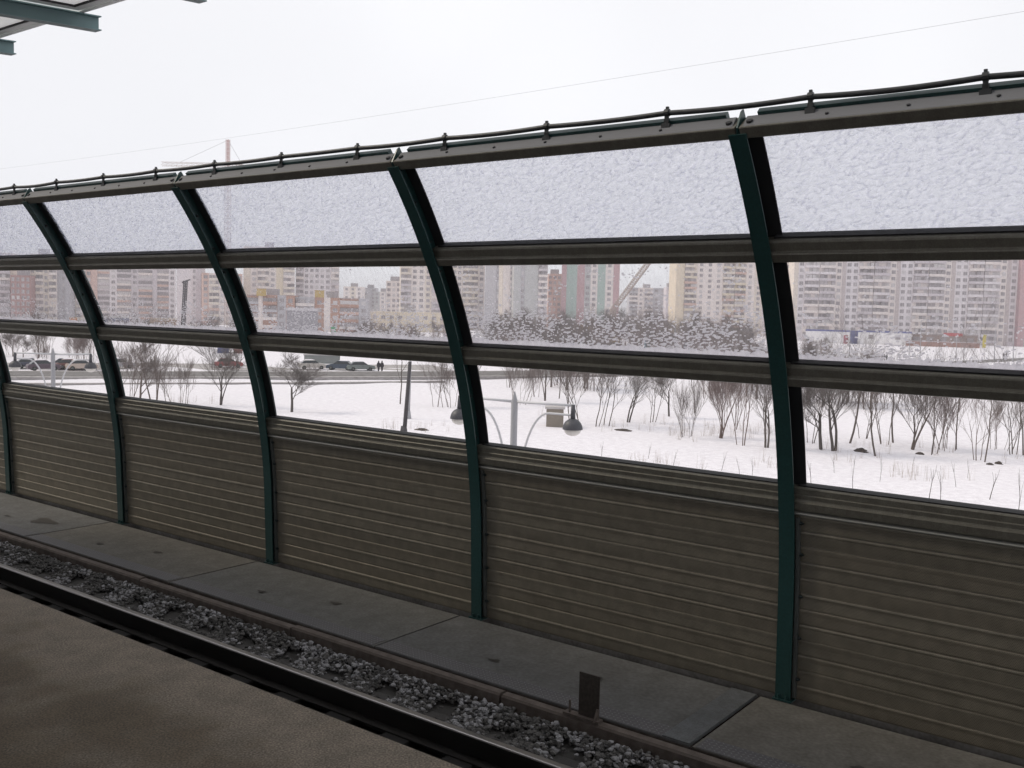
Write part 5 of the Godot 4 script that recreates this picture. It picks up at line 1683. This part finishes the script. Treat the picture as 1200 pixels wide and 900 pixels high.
func build_street() -> void:
	arm_lamp(Vector3(-14.927, -7.000, -12.846), 0.705, 1.72, 0.093, "grey twin-arm street lamp with dark hoods seen through the middle bay")
	arm_lamp(Vector3(-39.938, -7.000, -14.088), 0.744, 1.55, 0.733, "twin-arm street lamp farther off in the leftmost full bay")
	plain_pole("wooden_pole", "pole", "dark leaning wooden pole left of the middle post", Vector3(-51.660, -7.000, -47.821), Vector3(-51.642, -1.182, -48.376), 0.17, 0.13, M["wood_pole"])
	plain_pole("concrete_pole", "pole", "pale concrete pole on a wide base behind the wooden one", Vector3(-59.354, -7.000, -56.509), Vector3(-59.526, -1.504, -56.890), 0.16, 0.11, M["pole_grey"])
	plain_pole("street_light", "street light", "thin grey street light left of the shop", Vector3(-62.160, -7.000, -232.976), Vector3(-62.559, 2.914, -233.597), 0.11, 0.08, M["pole_grey"], true, "far street lights")
	plain_pole("street_light", "street light", "thin grey street light at the end of the market hall", Vector3(-66.484, -7.000, -239.747), Vector3(-66.659, -0.431, -240.225), 0.11, 0.08, M["pole_grey"], true, "far street lights")
	plain_pole("street_light", "street light", "thin grey street light right of the shop", Vector3(-53.949, -7.000, -272.077), Vector3(-54.209, 1.178, -272.641), 0.11, 0.08, M["pole_grey"], true, "far street lights")
	plain_pole("street_light", "street light", "thin grey street light near the right edge", Vector3(-49.539, -7.000, -272.127), Vector3(-49.839, 1.750, -272.714), 0.11, 0.08, M["pole_grey"], true, "far street lights")
	plain_pole("street_light", "street light", "thin grey street light between the market halls", Vector3(-75.293, -7.000, -222.912), Vector3(-75.565, 0.928, -223.445), 0.11, 0.08, M["pole_grey"], true, "far street lights")
	plain_pole("street_light", "street light", "short grey street light in front of the shop", Vector3(-64.678, -7.000, -278.186), Vector3(-64.816, -0.536, -278.682), 0.11, 0.08, M["pole_grey"], true, "far street lights")
	plain_pole("street_light", "street light", "pale street light in front of the yellow block", Vector3(-114.719, -7.000, -211.494), Vector3(-114.954, 0.590, -212.023), 0.11, 0.08, M["pole_grey"], true, "far street lights")
	plain_pole("street_light", "street light", "pale street light left of the nearest full post", Vector3(-107.091, -7.000, -208.762), Vector3(-107.450, 2.428, -209.367), 0.11, 0.08, M["pole_grey"], true, "far street lights")
	plain_pole("street_light", "street light", "pale street light in front of the grey tower", Vector3(-136.441, -7.000, -182.730), Vector3(-136.744, 1.495, -183.291), 0.11, 0.08, M["pole_grey"], true, "far street lights")
	car(Vector3(-117.496, -6.950, -96.814), 0.95, [0.55, 0.52, 0.48], "pale car in front of the grey green container")
	car(Vector3(-113.679, -6.950, -99.189), 3.72, [0.05, 0.07, 0.10], "dark blue car beside the container")
	car(Vector3(-110.509, -6.950, -100.515), 0.95, [0.17, 0.20, 0.19], "grey green car beside two walkers")
	car(Vector3(-139.389, -6.950, -63.532), 1.20, [0.07, 0.075, 0.11], "dark blue car, left of two by the road at the far left")
	car(Vector3(-134.390, -6.950, -62.791), 1.29, [0.10, 0.07, 0.09], "dark plum car, right of two by the road at the far left")
	car(Vector3(-137.317, -6.950, -67.077), 4.08, [0.05, 0.06, 0.09], "dark car left of the red one beyond the road")
	car(Vector3(-135.002, -6.950, -67.215), 1.17, [0.20, 0.09, 0.08], "red car beyond the road at the left")
	car(Vector3(-132.671, -6.950, -67.446), 1.16, [0.50, 0.42, 0.36], "beige car beyond the road at the left")
	car(Vector3(-133.445, -6.950, -73.703), 1.13, [0.40, 0.40, 0.42], "silver car behind the bare trees at the left")
	car(Vector3(-127.269, -6.950, -88.425), 1.03, [0.42, 0.10, 0.10], "small red car in front of the kiosks")
	car(Vector3(-233.844, -6.950, -296.889), 0.76, [0.10, 0.10, 0.12], "dark car in the wood right of the middle post")
	car(Vector3(-218.328, -6.950, -281.889), 0.95, [0.45, 0.45, 0.47], "light car in the wood right of the middle post")
	car(Vector3(-237.734, -6.950, -336.304), 0.91, [0.10, 0.16, 0.22], "blue car in front of the peach block")
	person(Vector3(-106.204, -6.940, -100.000), 1.20, 1, [0.04, 0.04, 0.05], "person in dark coat walking by the road, left of two")
	person(Vector3(-105.925, -6.940, -100.450), 1.20, 1, [0.05, 0.045, 0.05], "person in dark coat walking by the road, right of two")
	person(Vector3(-70.524, -6.940, -232.026), 1.20, 0, [0.04, 0.035, 0.04], "person in dark clothes, leftmost of three below the market hall")
	person(Vector3(-70.875, -6.940, -235.229), 1.20, 1, [0.05, 0.04, 0.05], "person in dark clothes, middle of three below the market hall")
	person(Vector3(-69.828, -6.940, -233.357), 1.20, 0, [0.035, 0.04, 0.045], "person in dark clothes, rightmost of three below the market hall")
	person(Vector3(-54.809, -6.940, -288.526), 1.20, 1, [0.05, 0.04, 0.05], "person in dark clothes walking near the right edge, left of two")
	person(Vector3(-54.344, -6.940, -289.459), 1.20, 1, [0.07, 0.05, 0.05], "person in dark clothes walking near the right edge, right of two")
	crate_box("banner", "banner", "tall narrow yellow banner by the shop", Vector3(-84.837, -7.000, -411.494), 0.200, Vector3(1.2, 4.6, 0.25), [0.62, 0.52, 0.06], [0.5, 0.45, 0.1])
	var sg := thing("shop_sign", Vector3(-94.208, -7.000, -401.919), "red sign board over the brown shop", "sign")
	sg.rotation.y = 0.226
	var ss := start()
	box(ss, Vector3(-3.4, 4.3, -0.12), Vector3(3.4, 5.5, 0.12))
	obj(ss, paint(0.45, 0.08, 0.08), "board", sg)
	ss = start()
	for sx in [-3.0, 3.0]: box(ss, Vector3(sx - 0.08, -0.1, -0.3), Vector3(sx + 0.08, 5.0, -0.13))
	obj(ss, M["pole_grey"], "legs", sg)
	var wl := thing("brick_wall", Vector3(-97.391, -7.000, -399.520), "low reddish brick wall in front of the shop", "wall")
	wl.rotation.y = 0.235
	var ws := start()
	box(ws, Vector3(-13.2, -0.2, -0.25), Vector3(13.2, 1.9, 0.25))
	obj(ws, paint(0.34, 0.2, 0.16), "brickwork", wl)
	ws = start()
	box(ws, Vector3(-13.3, 1.9, -0.32), Vector3(13.3, 2.05, 0.32))
	obj(ws, M["snow_ground"], "coping", wl)
	var w1 := thing("overhead_wire", Vector3(35.427, 22.138, -57.196), "thin overhead wire crossing the white sky", "wire")
	span(w1, Vector3(35.427, 22.138, -57.196), Vector3(-189.543, 23.416, -68.565), 1.20, 0.010)
	plain_pole("wire_mast", "mast", "steel mast of the overhead wire beyond the right edge", Vector3(35.427, -7.000, -57.196), Vector3(35.427, 22.538, -57.196), 0.3, 0.16, M["pole_grey"])
	plain_pole("wire_mast", "mast", "steel mast of the overhead wire beyond the left edge", Vector3(-189.543, -7.000, -68.565), Vector3(-189.543, 23.816, -68.565), 0.3, 0.16, M["pole_grey"])
	var sw0 := thing("street_wire", Vector3(-113.964, 2.718, -283.709), "upper thin wire strung in front of the long white block", "wire")
	span(sw0, Vector3(-113.964, 2.718, -283.709), Vector3(-50.799, 5.948, -331.619), 0.5, 0.03)
	var sw1 := thing("street_wire", Vector3(-113.914, 1.940, -283.674), "lower thin wire strung in front of the long white block", "wire")
	span(sw1, Vector3(-113.914, 1.940, -283.674), Vector3(-50.724, 4.781, -331.567), 0.5, 0.03)

func span(o: Node3D, a: Vector3, b: Vector3, sag: float, r: float) -> void:
	var st := start(true)
	var prev := a
	for i in range(1, 25):
		var t := i / 24.0
		var q := a.lerp(b, t) - Vector3(0, sag * 4.0 * t * (1.0 - t), 0)
		tube(st, prev - o.position, q - o.position, r, r, 4)
		prev = q
	obj(st, M["wire"], "strand", o)

const WOOD := [[-121.6, -139.0, -74.8, -174.2, -72.8, -120.9, 46, 1.00], [-137.9, -189.4, -111.3, -209.5, -31.3, -51.7, 14, 1.05], [-170.4, -152.4, -147.3, -169.8, -69.3, -73.3, 14, 0.70], [-85.9, -216.0, -78.8, -221.4, -25.3, -68.9, 5, 0.50], [-246.7, -132.5, -212.5, -158.3, -62.0, -41.2, 14, 0.60], [-39.3, -98.0, -31.8, -103.6, -4.0, -12.0, 9, 0.70], [-154.5, -63.9, -138.9, -75.6, -39.3, -20.6, 6, 0.80], [-72.8, -87.8, -63.7, -94.7, -17.2, -24.7, 8, 0.80], [-52.8, -100.4, -45.4, -105.9, -13.5, -30.0, 9, 0.80]]
const WEEDS := [[-35.1, -70.2, 2.2, 30], [-33.2, -73.1, 1.5, 15], [-40.2, -71.7, 1.5, 8], [-17.7, -58.8, 0.8, 4], [-16.3, -58.0, 1.0, 5], [-16.8, -57.4, 0.6, 3], [-53.7, -69.7, 1.0, 4], [-17.6, -69.6, 3.0, 12], [-24.7, -66.5, 3.0, 10], [-53.3, -52.3, 1.5, 7], [-55.2, -50.2, 1.2, 5], [-31.4, -49.7, 1.5, 7], [-30.6, -50.5, 1.5, 6], [-26.2, -55.0, 1.0, 5], [-86.4, -51.7, 2.0, 10], [-35.8, -66.1, 2.0, 10], [-42.1, -66.7, 2.0, 12]]
const MOUNDS := [[-23.04, -67.02, 0.60, 0.40, "dark soil heap right of the two thick trunks"],
	[-19.48, -69.52, 0.35, 0.25, "small dark soil heap left of the dense clump"],
	[-14.35, -67.83, 0.30, 0.20, "smallest dark soil heap at the right, left of two"],
	[-13.98, -68.76, 0.30, 0.25, "smallest dark soil heap at the right, right of two"],
	[-55.10, -49.48, 0.60, 0.25, "low dark soil heap left of the wooden pole"],
	[-53.56, -52.04, 1.00, 0.30, "low dark soil heap right of the wooden pole"],
	[-44.68, -60.32, 0.50, 0.20, "low dark heap under the lamp hood"],
	[-42.58, -65.28, 0.90, 0.22, "low dark heap below the Y-shaped tree"],
	[-25.43, -65.77, 1.40, 0.20, "trampled dark earth at the foot of the two thick trunks"]]
